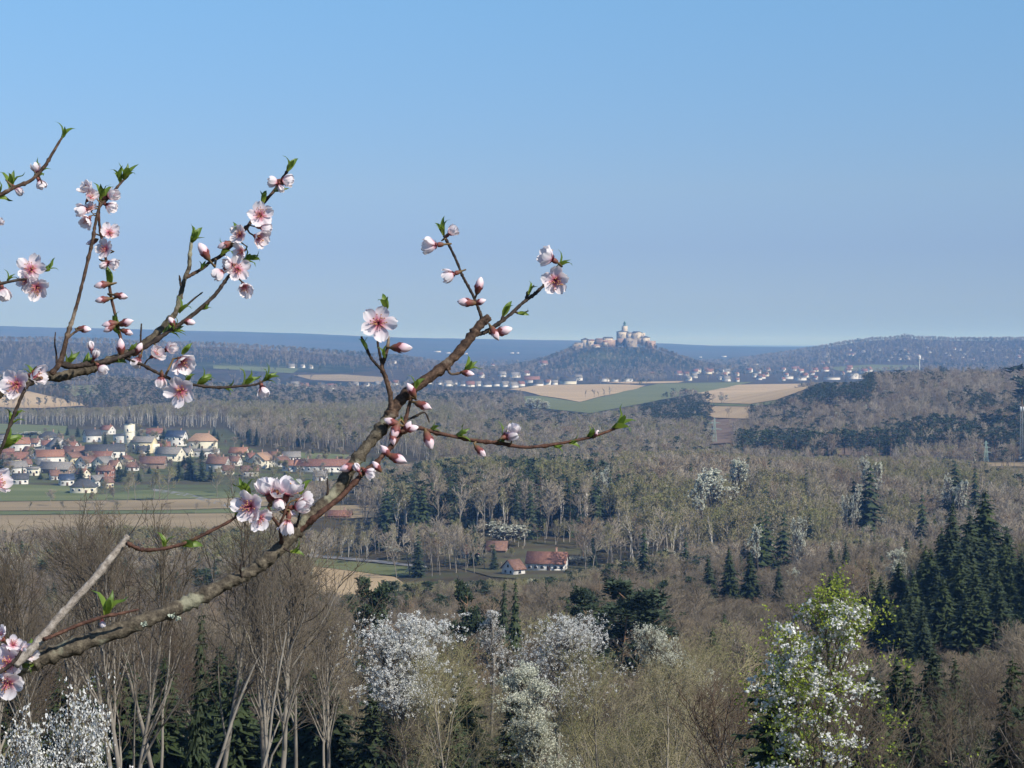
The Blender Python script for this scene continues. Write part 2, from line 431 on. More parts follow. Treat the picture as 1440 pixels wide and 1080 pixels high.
def woody(seed, H, r0, start, counts, spread=0.95, up=0.10, lf=0.42, rt=0.012, wob=0.12, stems=1, lean=0.03, fork=0.6, sides=6, tr=None, cr=None, top=0.5):
    """a leafless tree: returns trunk mesh builder, crown mesh builder and the outer twig points"""
    rng = random.Random(seed)
    tr = tr or MB(); cr = cr or MB(); tips = []
    n1, n2, n3, n4 = counts
    for sidx in range(stems):
        az = rng.uniform(0, 6.28) if stems == 1 else 6.28 * sidx / stems + rng.uniform(-.4, .4)
        ln = lean if stems == 1 else rng.uniform(0.12, 0.3)
        h = H * (1 if stems == 1 else rng.uniform(0.78, 1.0))
        base = np.array([0.12 * math.cos(az), 0.12 * math.sin(az), -0.8]) if stems > 1 else np.array([0, 0, -0.8])
        tp = path(base, (ln * math.cos(az), ln * math.sin(az), 1), h + 0.8, 9, 0.045, 0.02, rng)
        rr = r0 * (1.0 if stems == 1 else 0.62)
        tr.tube(tp, [rr * (1.15 if i == 0 else (1 - i / 9.5) ** 0.8) + rt for i in range(10)], sides)
        for k in range(n1):
            t = start + (1 - start) * ((k + rng.random()) / n1) ** 0.85
            p, d = alongp(tp, min(t, 0.985))
            s = (1 - t) / (1 - start)
            L1 = h * lf * (0.28 + 0.72 * s ** top) * rng.uniform(0.75, 1.2)
            lp = path(p, rdir(d, rng.uniform(0.5, 1.0) * spread, rng), L1, 5, wob, up, rng)
            rb = max(rr * 0.42 * (1 - t) ** 0.5 + rt, rt * 1.6)
            (tr if s > 0.35 else cr).tube(lp, [rb * (1 - j / 5.6) + rt * 0.6 for j in range(6)], max(3, sides - 2))
            for a in range(n2):
                t2 = 0.22 + 0.78 * (a + rng.random()) / n2
                p2, d2 = alongp(lp, min(t2, 0.99))
                L2 = L1 * fork * (1.05 - 0.55 * t2) * rng.uniform(0.7, 1.25)
                bp = path(p2, rdir(d2, rng.uniform(0.45, 0.95), rng), L2, 3, wob * 1.3, up * 1.1, rng)
                cr.tube(bp, [rt * (1.7 - 0.35 * j) for j in range(4)], 3)
                tips.append(bp[-1])
                for b in range(n3):
                    t3 = 0.15 + 0.85 * (b + rng.random()) / n3
                    p3, d3 = alongp(bp, min(t3, 0.99))
                    L3 = L2 * 0.55 * rng.uniform(0.6, 1.3)
                    e = p3 + (rdir(d3, rng.uniform(0.4, 0.9), rng) + np.array([0, 0, up])) * L3
                    cr.twig(p3, e, rt, 0)
                    tips.append(e)
                    for c in range(n4):
                        q = p3 + (e - p3) * rng.uniform(0.25, 0.9)
                        e2 = q + (rdir((e - p3) / (L3 + 1e-6), rng.uniform(0.4, 1.0), rng)) * L3 * rng.uniform(0.35, 0.7)
                        cr.twig(q, e2, rt * 0.75, 0)
                        tips.append(e2)
    return tr, cr, np.array(tips)
def flakes(mb, pts, n, size, jit, seed, mat=1, tri=False, zmin=None):
    """small leaf or blossom faces strewn round the given points"""
    g = np.random.default_rng(seed)
    if zmin is not None: pts = pts[pts[:, 2] > zmin]
    c = pts[g.integers(0, len(pts), n)] + g.normal(0, jit, (n, 3))
    u = g.normal(0, 1, (n, 3)); u /= np.linalg.norm(u, axis=1, keepdims=True)
    w = g.normal(0, 1, (n, 3)); v = np.cross(u, w); v /= np.linalg.norm(v, axis=1, keepdims=True)
    s = size * g.uniform(0.6, 1.35, (n, 1))
    if tri:
        V = np.stack([c - u * s * .5, c + u * s, c + v * s * .8], 1); k = 3
    else:
        V = np.stack([c - u * s, c - v * s * .65, c + u * s, c + v * s * .65], 1); k = 4
    o = mb.n
    mb.V.append(V.reshape(-1, 3)); mb.n += n * k
    mb.Fc.extend((np.arange(n * k).reshape(n, k) + o).tolist()); mb.M.extend([mat] * n)
def spruce(seed, H, Rb, whorls, nb, ns, z0=0.06, droop=0.35, rt=0.16):
    rng = random.Random(seed)
    tr, cr = MB(), MB()
    tr.tube([(0, 0, -0.8), (0, 0, H * 0.5), (0, 0, H * 0.99)], [rt * 1.2, rt * 0.7, 0.015], 6)
    for w in range(int(whorls * .8)):          # dense inner skirts of needled boughs
        t = (w + rng.uniform(-.3, .3)) / (whorls * .8)
        z = H * (z0 + (1 - z0) * max(t, 0)); Rw = (Rb * (1 - max(t, 0)) ** .8 + .1) * rng.uniform(.66, .9)
        n = max(5, int(nb * 1.5 * (.5 + .5 * (1 - t)))); a0 = rng.uniform(0, 6.28); v = [(0, 0, z + Rw * .42 + .3)]; f = []
        for k in range(n * 2):
            az = a0 + 3.1416 * k / n; r = Rw * (rng.uniform(.85, 1.2) if k % 2 == 0 else rng.uniform(.35, .6))
            v.append((r * math.cos(az), r * math.sin(az), z - r * droop * rng.uniform(.6, 1.3)))
        for k in range(n * 2): f.append((0, 1 + k, 1 + (k + 1) % (n * 2)))
        cr.add(v, f, 0)
    for w in range(whorls):
        t = (w + rng.uniform(-.25, .25)) / whorls
        z = H * (z0 + (1 - z0) * max(t, 0))
        Rw = Rb * (1 - max(t, 0)) ** 0.78 * rng.uniform(0.8, 1.15) + 0.12
        n = max(4, int(nb * (0.55 + 0.45 * (1 - t))))
        a0 = rng.uniform(0, 6.28)
        for k in range(n):
            az = a0 + 6.283 * k / n + rng.uniform(-.25, .25)
            R_ = Rw * rng.uniform(0.6, 1.28)
            ca, sa = math.cos(az), math.sin(az)
            el = rng.uniform(-0.1, 0.25) + 0.5 * max(0, t - .6)
            zj = rng.uniform(-.6, .6) * H / whorls
            pts = []
            for j in range(4):
                u = j / 3
                pts.append(np.array([ca * R_ * u, sa * R_ * u, z + zj + R_ * (el * u - droop * u * u + 0.16 * u ** 3)]))
            pts = np.array(pts)
            side = np.array([-sa, ca, 0])
            wd = 0.30 * R_ + 0.12
            # the branch blade, then hanging sprays on both sides
            cr.add([pts[0], pts[1] + side * wd * .55, pts[2] + side * wd * .45, pts[3], pts[2] - side * wd * .45, pts[1] - side * wd * .55],
                   [(0, 1, 2), (0, 2, 3), (0, 3, 4), (0, 4, 5)], 0)
            for m in range(ns):
                u = rng.uniform(0.18, 1.0)
                p, d = alongp(pts, min(u, .99))
                s = rng.choice((-1, 1))
                L = (0.16 + 0.30 * R_ * (1 - 0.55 * u)) * rng.uniform(0.6, 1.2)
                tip = p + side * s * L * rng.uniform(0.15, 0.8) + d * L * rng.uniform(0.1, 0.6) + np.array([0, 0, -L * rng.uniform(0.25, 0.95)])
                wv = d * L * 0.30
                cr.add([p - wv, p + wv, tip], [(0, 1, 2)], 0)
    cr.add([(0.1, 0, H * .9), (-0.05, .09, H * .9), (-0.05, -.09, H * .9), (0, 0, H * 1.03)], [(0, 1, 3), (1, 2, 3), (2, 0, 3)], 0)
    return tr, cr
def pine(seed, H, nl, ncl, nbl, bl=0.42, start=0.5, spreadR=0.2, rt=0.17):
    rng = random.Random(seed)
    tr, cr = MB(), MB()
    tp = path((0, 0, -.8), (rng.gauss(0, .03), rng.gauss(0, .03), 1), H * 0.97 + .8, 7, 0.03, 0.02, rng)
    tr.tube(tp, [rt * (1.15 - j / 7.6) for j in range(8)], 6)
    cent = []
    for k in range(nl):
        t = start + (1 - start) * (k + rng.random()) / nl
        p, d = alongp(tp, min(t, .985))
        s = (1 - t) / (1 - start)
        L = H * spreadR * (0.35 + 0.75 * math.sin(math.pi * min(1, s * .8 + .12))) * rng.uniform(.6, 1.25)
        az = rng.uniform(0, 6.28)
        dr = np.array([math.cos(az), math.sin(az), rng.uniform(.1, .7)]); dr /= np.linalg.norm(dr)
        lp = path(p, dr, L, 4, .14, .06, rng)
        tr.tube(lp, [0.06 * (1 - j / 5) + .012 for j in range(5)], 4)
        for c in range(ncl):
            q, _ = alongp(lp, min(.99, 0.4 + .6 * rng.random()))
            cent.append(q + np.array([rng.gauss(0, L * .15), rng.gauss(0, L * .15), rng.uniform(-.1, .45)]))
    cent = np.array(cent)
    g = np.random.default_rng(seed)
    n = len(cent) * nbl
    c = np.repeat(cent, nbl, 0)
    dv = g.normal(0, 1, (n, 3)); dv[:, 2] = np.abs(dv[:, 2]) * .8 - .15; dv /= np.linalg.norm(dv, axis=1, keepdims=True)
    w = np.cross(dv, g.normal(0, 1, (n, 3))); w /= np.linalg.norm(w, axis=1, keepdims=True)
    L = bl * g.uniform(.7, 1.5, (n, 1))
    b = c + dv * L * .3 + g.normal(0, .18, (n, 3))
    V = np.stack([b - w * L * .26, b + w * L * .26, b + dv * L * 1.1], 1)
    cr.V.append(V.reshape(-1, 3)); cr.n += n * 3
    cr.Fc.extend(np.arange(n * 3).reshape(n, 3).tolist()); cr.M.extend([0] * n)
    return tr, cr

# ------------------------------------------------------------------ tree prototypes: (trunk mesh, crown mesh, height) per kind and fineness
PROTO = {}
HALF = {}
def halfwidth(cr):
    V = np.concatenate(cr.V); V = V[V[:, 2] > V[:, 2].max() * .55]
    return float(np.percentile(np.hypot(V[:, 0], V[:, 1]), 93))
def reg(kind, lod, name, tr, cr, mt, mc, H):
    H = float(np.percentile(np.concatenate(cr.V)[:, 2], 99.7))
    if tr is None:
        PROTO.setdefault((kind, lod), []).append((None, cr, H)); return
    HALF[(kind, lod, len(PROTO.get((kind, lod), [])))] = halfwidth(cr)
    PROTO.setdefault((kind, lod), []).append((tr.mesh(name + "_trunk", mt), cr.mesh(name + "_crown", mc), H))
def joined(kind, lod, name, tr, cr, mt, mc, H):
    """one mesh for copies too small to show their parts"""
    H = float(np.percentile(np.concatenate(cr.V)[:, 2], 99.7))
    HALF[(kind, lod, len(PROTO.get((kind, lod), [])))] = halfwidth(cr)
    mats = [mt] + list(mc)
    o = cr.n
    cr.V += tr.V; cr.M = [m + 1 for m in cr.M] + [0] * len(tr.Fc)
    cr.Fc += [[i + o for i in f] for f in tr.Fc]; cr.n += tr.n
    PROTO.setdefault((kind, lod), []).append((None, cr.mesh(name, mats), H))
LODS = {'near': dict(c=(15, 7, 5, 2), rt=0.012), 'mid': dict(c=(13, 7, 5, 1), rt=0.030), 'low': dict(c=(10, 6, 4, 0), rt=0.065), 'far': dict(c=(7, 4, 3, 0), rt=0.20), 'garden': dict(c=(12, 7, 6, 2), rt=0.10)}
NV = {'near': 5, 'mid': 4, 'low': 4, 'far': 3, 'garden': 3}
for lod, P in LODS.items():
    put = reg if lod == 'near' else joined
    c, rt = P['c'], P['rt']
    sd = 6 if lod == 'near' else 4
    for v in range(NV[lod]):
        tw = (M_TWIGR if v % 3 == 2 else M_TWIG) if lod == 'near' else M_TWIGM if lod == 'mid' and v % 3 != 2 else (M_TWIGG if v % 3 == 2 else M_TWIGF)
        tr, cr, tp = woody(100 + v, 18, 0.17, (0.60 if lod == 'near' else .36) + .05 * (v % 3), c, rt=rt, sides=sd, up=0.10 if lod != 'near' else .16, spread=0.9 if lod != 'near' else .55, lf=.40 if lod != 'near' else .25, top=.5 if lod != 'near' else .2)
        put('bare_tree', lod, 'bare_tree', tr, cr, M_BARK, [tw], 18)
        tr, cr, tp = woody(200 + v, 17, 0.15, 0.30 + .05 * (v % 3), c, rt=rt, sides=sd, up=0.10, lf=.36)
        nf = {'near': 7000, 'mid': 2200, 'low': 700, 'far': 160, 'garden': 1500}[lod]
        flakes(cr, tp, nf, {'near': .034, 'mid': .085, 'low': .22, 'far': .6, 'garden': .3}[lod], .12, v, 1)
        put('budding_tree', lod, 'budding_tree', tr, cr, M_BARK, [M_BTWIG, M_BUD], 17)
        c2 = (int(c[0] * 1.3), c[1] - 1, c[2] - 1, max(0, c[3] - 1))
        tr, cr, tp = woody(300 + v, 21, 0.14, 0.38, c2, rt=rt * .9, sides=sd, spread=.62, up=.16, lf=.24, top=.35)
        flakes(cr, tp, nf // 4, {'near': .05, 'mid': .11, 'low': .24, 'far': .6, 'garden': .3}[lod], .12, v, 1)
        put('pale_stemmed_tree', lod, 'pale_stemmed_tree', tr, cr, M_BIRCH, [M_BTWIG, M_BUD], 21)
        sp = {'near': (46, 12, 12), 'mid': (34, 10, 6), 'low': (18, 8, 2), 'far': (9, 6, 1), 'garden': (18, 8, 2)}[lod]
        tr, cr = spruce(400 + v, 22, 4.1 + .5 * (v % 3), *sp)
        put('spruce_tree', lod, 'spruce_tree', tr, cr, M_BARK, [M_SPR], 22)
        pp = {'near': (24, 11, 60, .26), 'mid': (20, 9, 34, .44), 'low': (11, 4, 8, .95), 'far': (7, 3, 5, 1.7), 'garden': (11, 4, 8, .95)}[lod]
        tr, cr = pine(500 + v, 21, *pp, start=.42 if v % 2 else .52)
        put('pine_tree', lod, 'pine_tree', tr, cr, M_PBARK, [M_PINE], 21)
        tr, cr, tp = woody(600 + v, 14, .15, .38, c, rt=rt, sides=sd, spread=.8, up=.13, lf=.38, stems=1 if v % 2 else 3)
        nf = {'near': 24000, 'mid': 9000, 'low': 2600, 'far': 300, 'garden': 2600}[lod]
        flakes(cr, tp, nf, {'near': .07, 'mid': .11, 'low': .19, 'far': .7, 'garden': .3}[lod], .13, v + 9, 1, zmin=14 * (.60 if v == 1 else .40))
        put('blossoming_tree', lod, 'blossoming_tree', tr, cr, M_BARK, [M_TWIG, M_WHITE if v % 2 == 0 and lod == 'near' else M_CREAM], 14)
# ------------------------------------------------------------------ where the trees stand
TREES = []     # dict(kind, x, d, H, w, lod, label, group, own)
def lod_of(d, H=99): return 'garden' if 700 < d < 2200 and H < 13.1 else 'near' if d < 170 else 'mid' if d < 620 else 'low' if d < 2700 else 'far'
def plant(kind, px, top, d, label=None, group=None, w=1.0, H=None, v=None, wpx=None):
    x = (px - 720) / F * d
    zt = at(px, top, d).z
    h = H or (zt - gz(x, d))
    TREES.append(dict(kind=kind, x=x, d=d, H=max(h, 2.0), w=w, label=label, group=group, v=v, own=True, wpx=wpx))

# the trees one can point to ------------------------------------------------
CATN = {'bare_tree': 'bare', 'budding_tree': 'budding', 'spruce_tree': 'conifers'}
BT, BU, PT, SP, PI, BL = 'bare_tree', 'budding_tree', 'pale_stemmed_tree', 'spruce_tree', 'pine_tree', 'blossoming_tree'
plant(PI, 862, 812, 235, "broad dark Scots pine behind the white blossoming trees", w=1.55, v=0)
plant(PI, 818, 826, 250, "dark pine on the left shoulder of the broad Scots pine", w=.8, v=1)
plant(PI, 900, 832, 255, "dark pine on the right shoulder of the broad Scots pine", w=.9, v=1)
plant(PI, 511, 812, 215, "slim loose pine left of the white cherry beside the brown field", w=.62, v=0)
plant(PI, 652, 818, 225, "slim dark pine below the small farm cottage", w=.5, v=1)
plant(SP, 700, 816, 250, "small green spruce below the white gabled shed of the farm", w=.58)
plant(SP, 722, 818, 240, "narrow green spruce right of its small twin below the farm", w=.45)
g = "dark spruces in a tight clump above the blossoming pear"
plant(SP, 1000, 780, 500, "leftmost dark spruce of the clump above the pear tree", g, w=1.2)
plant(SP, 1028, 768, 505, "tallest dark spruce of the clump above the pear tree", g, w=1.25)
plant(SP, 1056, 776, 495, "third dark spruce from the left in the clump above the pear tree", g, w=1.25)
plant(SP, 1095, 795, 490, "lowest dark spruce at the right end of the clump above the pear tree", g, w=1.3)
g = "dark spruces on the steep slope at the right"; rs_ = random.Random(8)
for i, (px, top, d, lb) in enumerate([
    (1240, 812, 330, "leftmost spruce of the dark stand on the right slope"), (1262, 792, 350, "spruce beside the grey blossoming tree on the right slope"),
    (1286, 800, 325, None), (1308, 772, 345, None), (1322, 742, 370, None), (1340, 705, 395, "tallest spruce rising above the stand on the right slope"),
    (1352, 770, 340, None), (1366, 722, 385, None), (1384, 690, 410, "spruce with the highest tip at the right edge of the stand"), (1392, 782, 330, None),
    (1412, 762, 350, None), (1330, 812, 315, None), (1300, 845, 295, None), (1358, 838, 300, None), (1428, 800, 335, None), (1270, 850, 300, None), (1232, 845, 310, None), (1250, 828, 322, None), (1277, 818, 318, None), (1296, 790, 350, None), (1316, 795, 330, None), (1335, 780, 342, None), (1350, 800, 322, None), (1375, 800, 318, None), (1396, 745, 372, None), (1405, 800, 312, None), (1425, 742, 380, None), (1440, 775, 345, None), (1285, 835, 306, None), (1330, 745, 362, None), (1362, 750, 352, None), (1380, 835, 300, None), (1410, 840, 300, None)]):
    plant(SP, px, top, d, lb or "dark green spruce crowded into the stand on the right slope", g, w=rs_.uniform(1.1, 1.9))
g = "dark spruces low at the right behind the pear"
plant(SP, 1305, 908, 150, "tall dark spruce with the pointed tip behind the pear on the right", g, w=1.0)
plant(SP, 1347, 930, 152, "dark spruce right of the pointed one at the bottom right", g, w=.95)
plant(SP, 1262, 925, 158, "dark spruce between the pear and the pointed spruce", g, w=1.0)
plant(SP, 1240, 960, 140, "lowest dark spruce directly behind the right side of the pear", g, w=.9)
plant(SP, 1380, 985, 165, "shaded spruce at the right end of the bottom right row", g, w=.8)
for px, top, d in [(1226, 945, 150), (1282, 935, 156), (1325, 940, 148), (1364, 955, 155), (1300, 975, 143), (1340, 985, 145), (1260, 990, 142)]:
    plant(SP, px, top, d, "dark spruce filling the gaps low at the right behind the pear", g, w=1.15)
plant(SP, 1217, 652, 800, "lone tall dark spruce standing out above the light woods right of centre", w=1.35)
plant(SP, 1205, 672, 805, "second dark spruce leaning against the lone tall one right of centre", w=1.2)
plant(SP, 1343, 648, 860, "dark rounded conifer alone above the twigs near the small pylon", w=1.6)
plant(SP, 1372, 655, 870, "small slim conifer right of the rounded one near the small pylon", w=.7)
plant(SP, 1298, 685, 760, "slim dark conifer between the lone spruce and the right stand", w=.9)
plant(SP, 1082, 712, 640, "dark conifer tuft on the slope below the light birches", w=1.4)
plant(SP, 1098, 716, 640, "right hand dark conifer of the tuft below the light birches", w=1.2)
plant(SP, 1066, 722, 635, "small dark conifer at the left of the tuft below the light birches", w=1.1)
plant(SP, 905, 738, 640, "dark conifer at the left foot of the light birches", w=1.1)
plant(SP, 962, 752, 640, "small dark conifer in the brown hollow above the spruce clump", w=1.1)
plant(SP, 262, 868, 78, "slim drooping spruce with yellowish green fringes among the grey trunks", w=.42, v=0)
plant(PI, 1436, 512, 1500, "dark round pine at the right edge beside the far hill", w=1.6)
for px, top, d, w, lb in [
    (1003, 636, 840, 1.5, "large pale blossoming tree at the top edge of the light woods"), (1037, 631, 880, 1.1, "round white blossoming tree right of the large pale one"),
    (988, 670, 800, .9, "small greyish blossoming tree under the large pale one"), (1224, 642, 900, 1.1, "white blossoming crown just behind the lone tall spruce"),
    (1198, 688, 790, .8, "white blossoming bush left of the lone tall spruce trunk"), (1066, 738, 630, .7, "small white blossoming bush under the conifer tuft"),
    (1127, 728, 640, .7, "grey white blossoming bush right of the conifer tuft"), (1347, 668, 850, .9, "pale blossoming bush below the rounded conifer"),
    (1262, 772, 430, 1.2, "wide grey blossoming tree above the right hand spruce stand"), (1372, 762, 420, 1.0, "grey blossoming tree inside the right hand spruce stand"),
    (1255, 557, 2000, 1.7, "round white blossoming tree on the pine hill"), (1177, 562, 1980, 1.4, "pale blossoming tree left on the pine hill beside the pines"),
    (1211, 563, 1990, 1.1, "small pale blossoming tree between the other two on the pine hill"), (1279, 552, 2050, .9, "thin pale blossoming tree right of the round one on the pine hill"),
    (1394, 546, 2100, 1.0, "pale blossoming tree far right on the pine hill"), (1420, 532, 2200, 1.4, "pale blossoming tree on the ridge at the right edge"),
    (755, 560, 2300, 1.6, "pale grey blossoming tree at the edge of the green slope"), (846, 655, 870, .8, "white blossoming tree among the dark trunks of the central wood"),
    (705, 735, 800, 1.5, "round greyish bush in bloom above the farm cottage"), (800, 782, 750, 1.1, "pale bush in bloom in front of the red roofed farmhouse"),
    (558, 768, 790, .9, "small white bush in bloom beside the country road"), (41, 606, 1600, 1.8, "round pale blossoming tree behind the left village houses"),
    (1245, 570, 1950, 0.6, "tiny pale blossoming bush under the round one on the pine hill")]:
    plant(BL, px, top, d, lb, w=w, H=min(29 if d > 560 else 22, at(px, top, d).z - gz((px - 720) / F * d, d)) if d < 1500 else None, wpx=w * (38 if d < 1500 else 22))
# grey trunks at the left
g = "tall bare trees with grey trunks at the left"
for px, top, d, w, lb in [
    (105, 735, 50, .62, "slender pale double stemmed tree behind the foot of the blossom branch"), (148, 705, 62, .9, "bare tree with the thickest grey trunk, below the cut stub"),
    (218, 700, 70, .9, "bare tree with a straight grey trunk right of the thick one"), (52, 730, 72, .9, "bare tree with thin trunk at the left edge of the near row"),
    (345, 712, 76, 1.0, "bare tree with dark branching crown beyond the main branch"), (290, 690, 88, 1.0, "tallest bare tree over the tan field strips"),
    (388, 765, 84, 1.0, "bare tree with wide twiggy crown at the end of the left row"), (440, 800, 95, 1.0, "low bare tree with brown twigs left of the white cherry"),
    (12, 745, 80, 1.0, "bare tree at the very left edge behind the white bush"), (180, 715, 98, 1.0, "bare tree behind the two grey trunks"),
    (250, 720, 106, 1.0, "bare tree behind the slim drooping spruce"), (410, 730, 118, 1.0, "bare tree reaching over the brown field behind the main branch"),
    (352, 735, 112, 1.0, "bare tree far back in the left row"), (108, 712, 110, 1.0, "bare tree in the second row behind the double stemmed one"),
    (475, 850, 120, .9, "bare brown tree directly left of the white cherry crown"), (525, 900, 125, .8, "bare brown tree behind the white cherry")]:
    plant(BT, px, top, d, lb, g, w=w)
for px, top, d, w in [(650, 905, 92, .9), (870, 900, 88, .9), (905, 915, 84, 1), (960, 925, 88, 1), (1010, 905, 98, .9), (840, 930, 100, .9), (620, 880, 130, .9), (985, 880, 140, .9)]:
    plant(BU, px, top, d, "olive brown tree in opening bud among the blossoming trees at the bottom", "olive budding trees at the bottom centre", w=w)
for px, top, d in [(120, 935, 128), (165, 915, 140), (235, 925, 135), (300, 912, 145), (335, 930, 132), (395, 922, 140), (440, 935, 130), (480, 945, 128), (520, 965, 124), (600, 962, 130), (660, 950, 135), (720, 955, 138), (70, 945, 130), (20, 930, 140), (560, 985, 118), (640, 990, 122)]:
    plant(SP, px, top, d, "shaded spruce in the dark row behind the grey trunks" if px < 490 else "shaded spruce in the dark row behind the white blossoming trees", "shaded spruces at the left" if px < 490 else "shaded spruces at the bottom centre", w=1.15)
# village trees
for px, top, d, w, lb in [
    (252, 640, 1235, 1.7, "dark fir at the left of the firs below the church"), (268, 636, 1240, 1.8, "tallest dark fir of the group below the church"), (284, 640, 1230, 1.7, "third dark fir of the group below the church"),
    (297, 650, 1230, 1.5, "dark fir at the right end of the group below the church"), (208, 624, 1370, 1.1, "small cone shaped fir in front of the church wall"),
    (113, 655, 1225, 2.0, "broad dark fir in front of the dark hip roofed house"), (166, 655, 1230, 1.8, "dark fir right of the brick house"), (94, 597, 1700, 1.7, "dark fir behind the white gabled house"),
    (147, 606, 1480, 1.2, "dark fir beside the white gabled house with dark roof"), (392, 612, 1560, 2.0, "dark conifer right of the hip roofed orange house"), (376, 618, 1560, 1.8, "dark conifer left of its neighbour on the right side of the village"),
    (335, 606, 1600, 1.6, "dark conifer behind the small red roof of the village"), (195, 660, 1225, 1.6, "dark tree below the long brown roof")]:
    plant(SP, px, top, d, lb, "dark firs among the village houses", w=w)
rr = random.Random(5)
for px, top, d in [(190, 668, 1220), (215, 665, 1215), (235, 662, 1215), (178, 674, 1205), (150, 680, 1200), (305, 662, 1230), (325, 655, 1250), (340, 660, 1260), (360, 664, 1250), (385, 660, 1270), (420, 660, 1260), (440, 664, 1250), (460, 662, 1260), (480, 660, 1260), (508, 660, 1260), (530, 655, 1280), (130, 620, 1480), (20, 612, 1600), (318, 618, 1500), (328, 664, 1230), (224, 668, 1210), (160, 690, 1190), (130, 698, 1180), (70, 694, 1185), (400, 668, 1240)]:
    k_ = BT if rr.random() < .6 else BU
    if 1180 <= d < 1285: d -= 105; top -= 6
    plant(k_, px, top, d, "bare tree at the edge of the village gardens" if k_ == BT else "olive budding tree at the edge of the village gardens", "garden trees of the village, %s" % CATN[k_], w=1.1)
for i in range(150):
    px = rr.uniform(-10, 560); py = rr.uniform(612, 676) if px < 330 else rr.uniform(634, 676)
    h_ = hit(px, py, 900); k_ = rr.choice((BT, BU, BT, SP, SP))
    plant(k_, px, 0, h_.y, {BT: "small bare tree between the village houses", BU: "small olive green tree between the village houses", SP: "small dark conifer between the village houses"}[k_], "garden trees between the houses, %s" % CATN[k_], w=1.5 if k_ != SP else rr.uniform(1.2, 2.4), H=rr.uniform(5.5, 10.5) if k_ != SP else rr.uniform(4, 10))
for px, top, d in [(228, 619, 1420), (311, 610, 1600), (195, 595, 1700)]:
    plant(BU, px, top, d, "round yellow green garden tree beside the church hill", "green garden trees of the village", w=1.4)
# hedge trees on the tan field before the castle hill
for px, top in [(823, 548), (836, 547), (850, 546), (858, 543), (842, 550)]:
    plant(BT, px, top, 2900, "small bare tree standing alone on the tan field below the castle", "bare trees on the tan field")
for px, top, d in [(664, 752, 800), (678, 758, 790), (690, 765, 770), (620, 768, 800), (590, 770, 800), (600, 765, 820), (740, 765, 830), (720, 770, 770), (520, 762, 830), (505, 768, 830), (540, 765, 830), (480, 772, 830), (690, 786, 765), (700, 790, 760), (682, 792, 755), (672, 793, 750), (655, 792, 750), (640, 788, 755), (815, 788, 765), (822, 782, 775), (830, 786, 770), (745, 806, 745), (765, 808, 742), (790, 808, 742), (810, 806, 745), (735, 776, 790), (632, 780, 775), (668, 772, 800), (705, 802, 748), (650, 766, 800)]:
    k_ = BU if rr.random() < .6 else BT
    plant(k_, px, top, d, "small budding tree beside the farm buildings" if k_ == BU else "small bare tree beside the farm buildings", "small trees round the farm, %s" % CATN[k_], w=1.2)

# the woods ------------------------------------------------------------------
OPEN = [p for nm, p, *_ in FIELDS if nm not in ('farmyard', 'village_green')]
CLEAR = []        # (polygon, depth of what must stay in view)
for nm, poly, *_ in FIELDS:
    if nm in ('farmyard', 'village_green'): continue
    cx = sum(p[0] for p in poly) / len(poly); cy = sum(p[1] for p in poly) / len(poly)
    h = hit(min(max(cx, 5), 1435), cy)
    if poly[0][1] == 725.6: poly = [(-30, 725), (400, 720), (400, 733), (300, 742), (150, 737), (-30, 745)]
    if poly[0][1] == 797.5: poly = [(440, 800), (500, 806), (545, 814), (555, 824), (530, 832), (450, 832)]
    CLEAR.append((poly, h.y * 0.93))
VILLAGE = [(-120, 606), (90, 600), (320, 602), (345, 628), (420, 634), (560, 640), (600, 655), (600, 672), (430, 676), (300, 672), (240, 690), (90, 698), (-120, 690)]
VILLTOP = [(-120, 606), (90, 604), (320, 606), (345, 630), (410, 636), (500, 642), (500, 668), (400, 672), (300, 668), (140, 690), (-120, 690)]
FARM = [(640, 764), (684, 764), (700, 772), (735, 782), (740, 768), (810, 768), (812, 806), (735, 814), (704, 808), (690, 794), (640, 788)]
CASTLE = [(806, 492), (812, 474), (868, 455), (884, 455), (925, 480), (925, 490), (905, 497), (820, 500)]
TOWN = [(595, 525), (700, 527), (800, 527), (900, 527), (890, 538), (800, 545), (700, 548), (600, 546)]
TOWN2 = [(930, 520), (1140, 519), (1220, 526), (1210, 537), (1060, 538), (940, 537)]
CLEAR += [(VILLTOP, 1180), (FARM, 730), (CASTLE, 4880), (TOWN, 3300), (TOWN2, 3300), ([(560, 652), (600, 652), (600, 663), (560, 663)], 1150), ([(995, 585), (1015, 585), (1015, 628), (995, 628)], 1500), ([(1380, 615), (1396, 615), (1396, 650), (1380, 650)], 1390), ([(1428, 568), (1446, 568), (1446, 655), (1428, 655)], 1390)]
BASEOPEN = OPEN + [VILLAGE, FARM, [(806, 490), (812, 478), (922, 480), (922, 488), (895, 491), (870, 490)]]
CLEAR += [([(495, 862), (645, 862), (645, 985), (495, 985)], 101), ([(735, 864), (850, 864), (850, 960), (735, 960)], 124), ([(705, 938), (800, 938), (800, 1060), (705, 1060)], 89), ([(895, 875), (985, 875), (985, 945), (895, 945)], 128), ([(1215, 905), (1400, 905), (1400, 1085), (1215, 1085)], 138), ([(1085, 800), (1215, 800), (1245, 1070), (1040, 1070)], 26)]
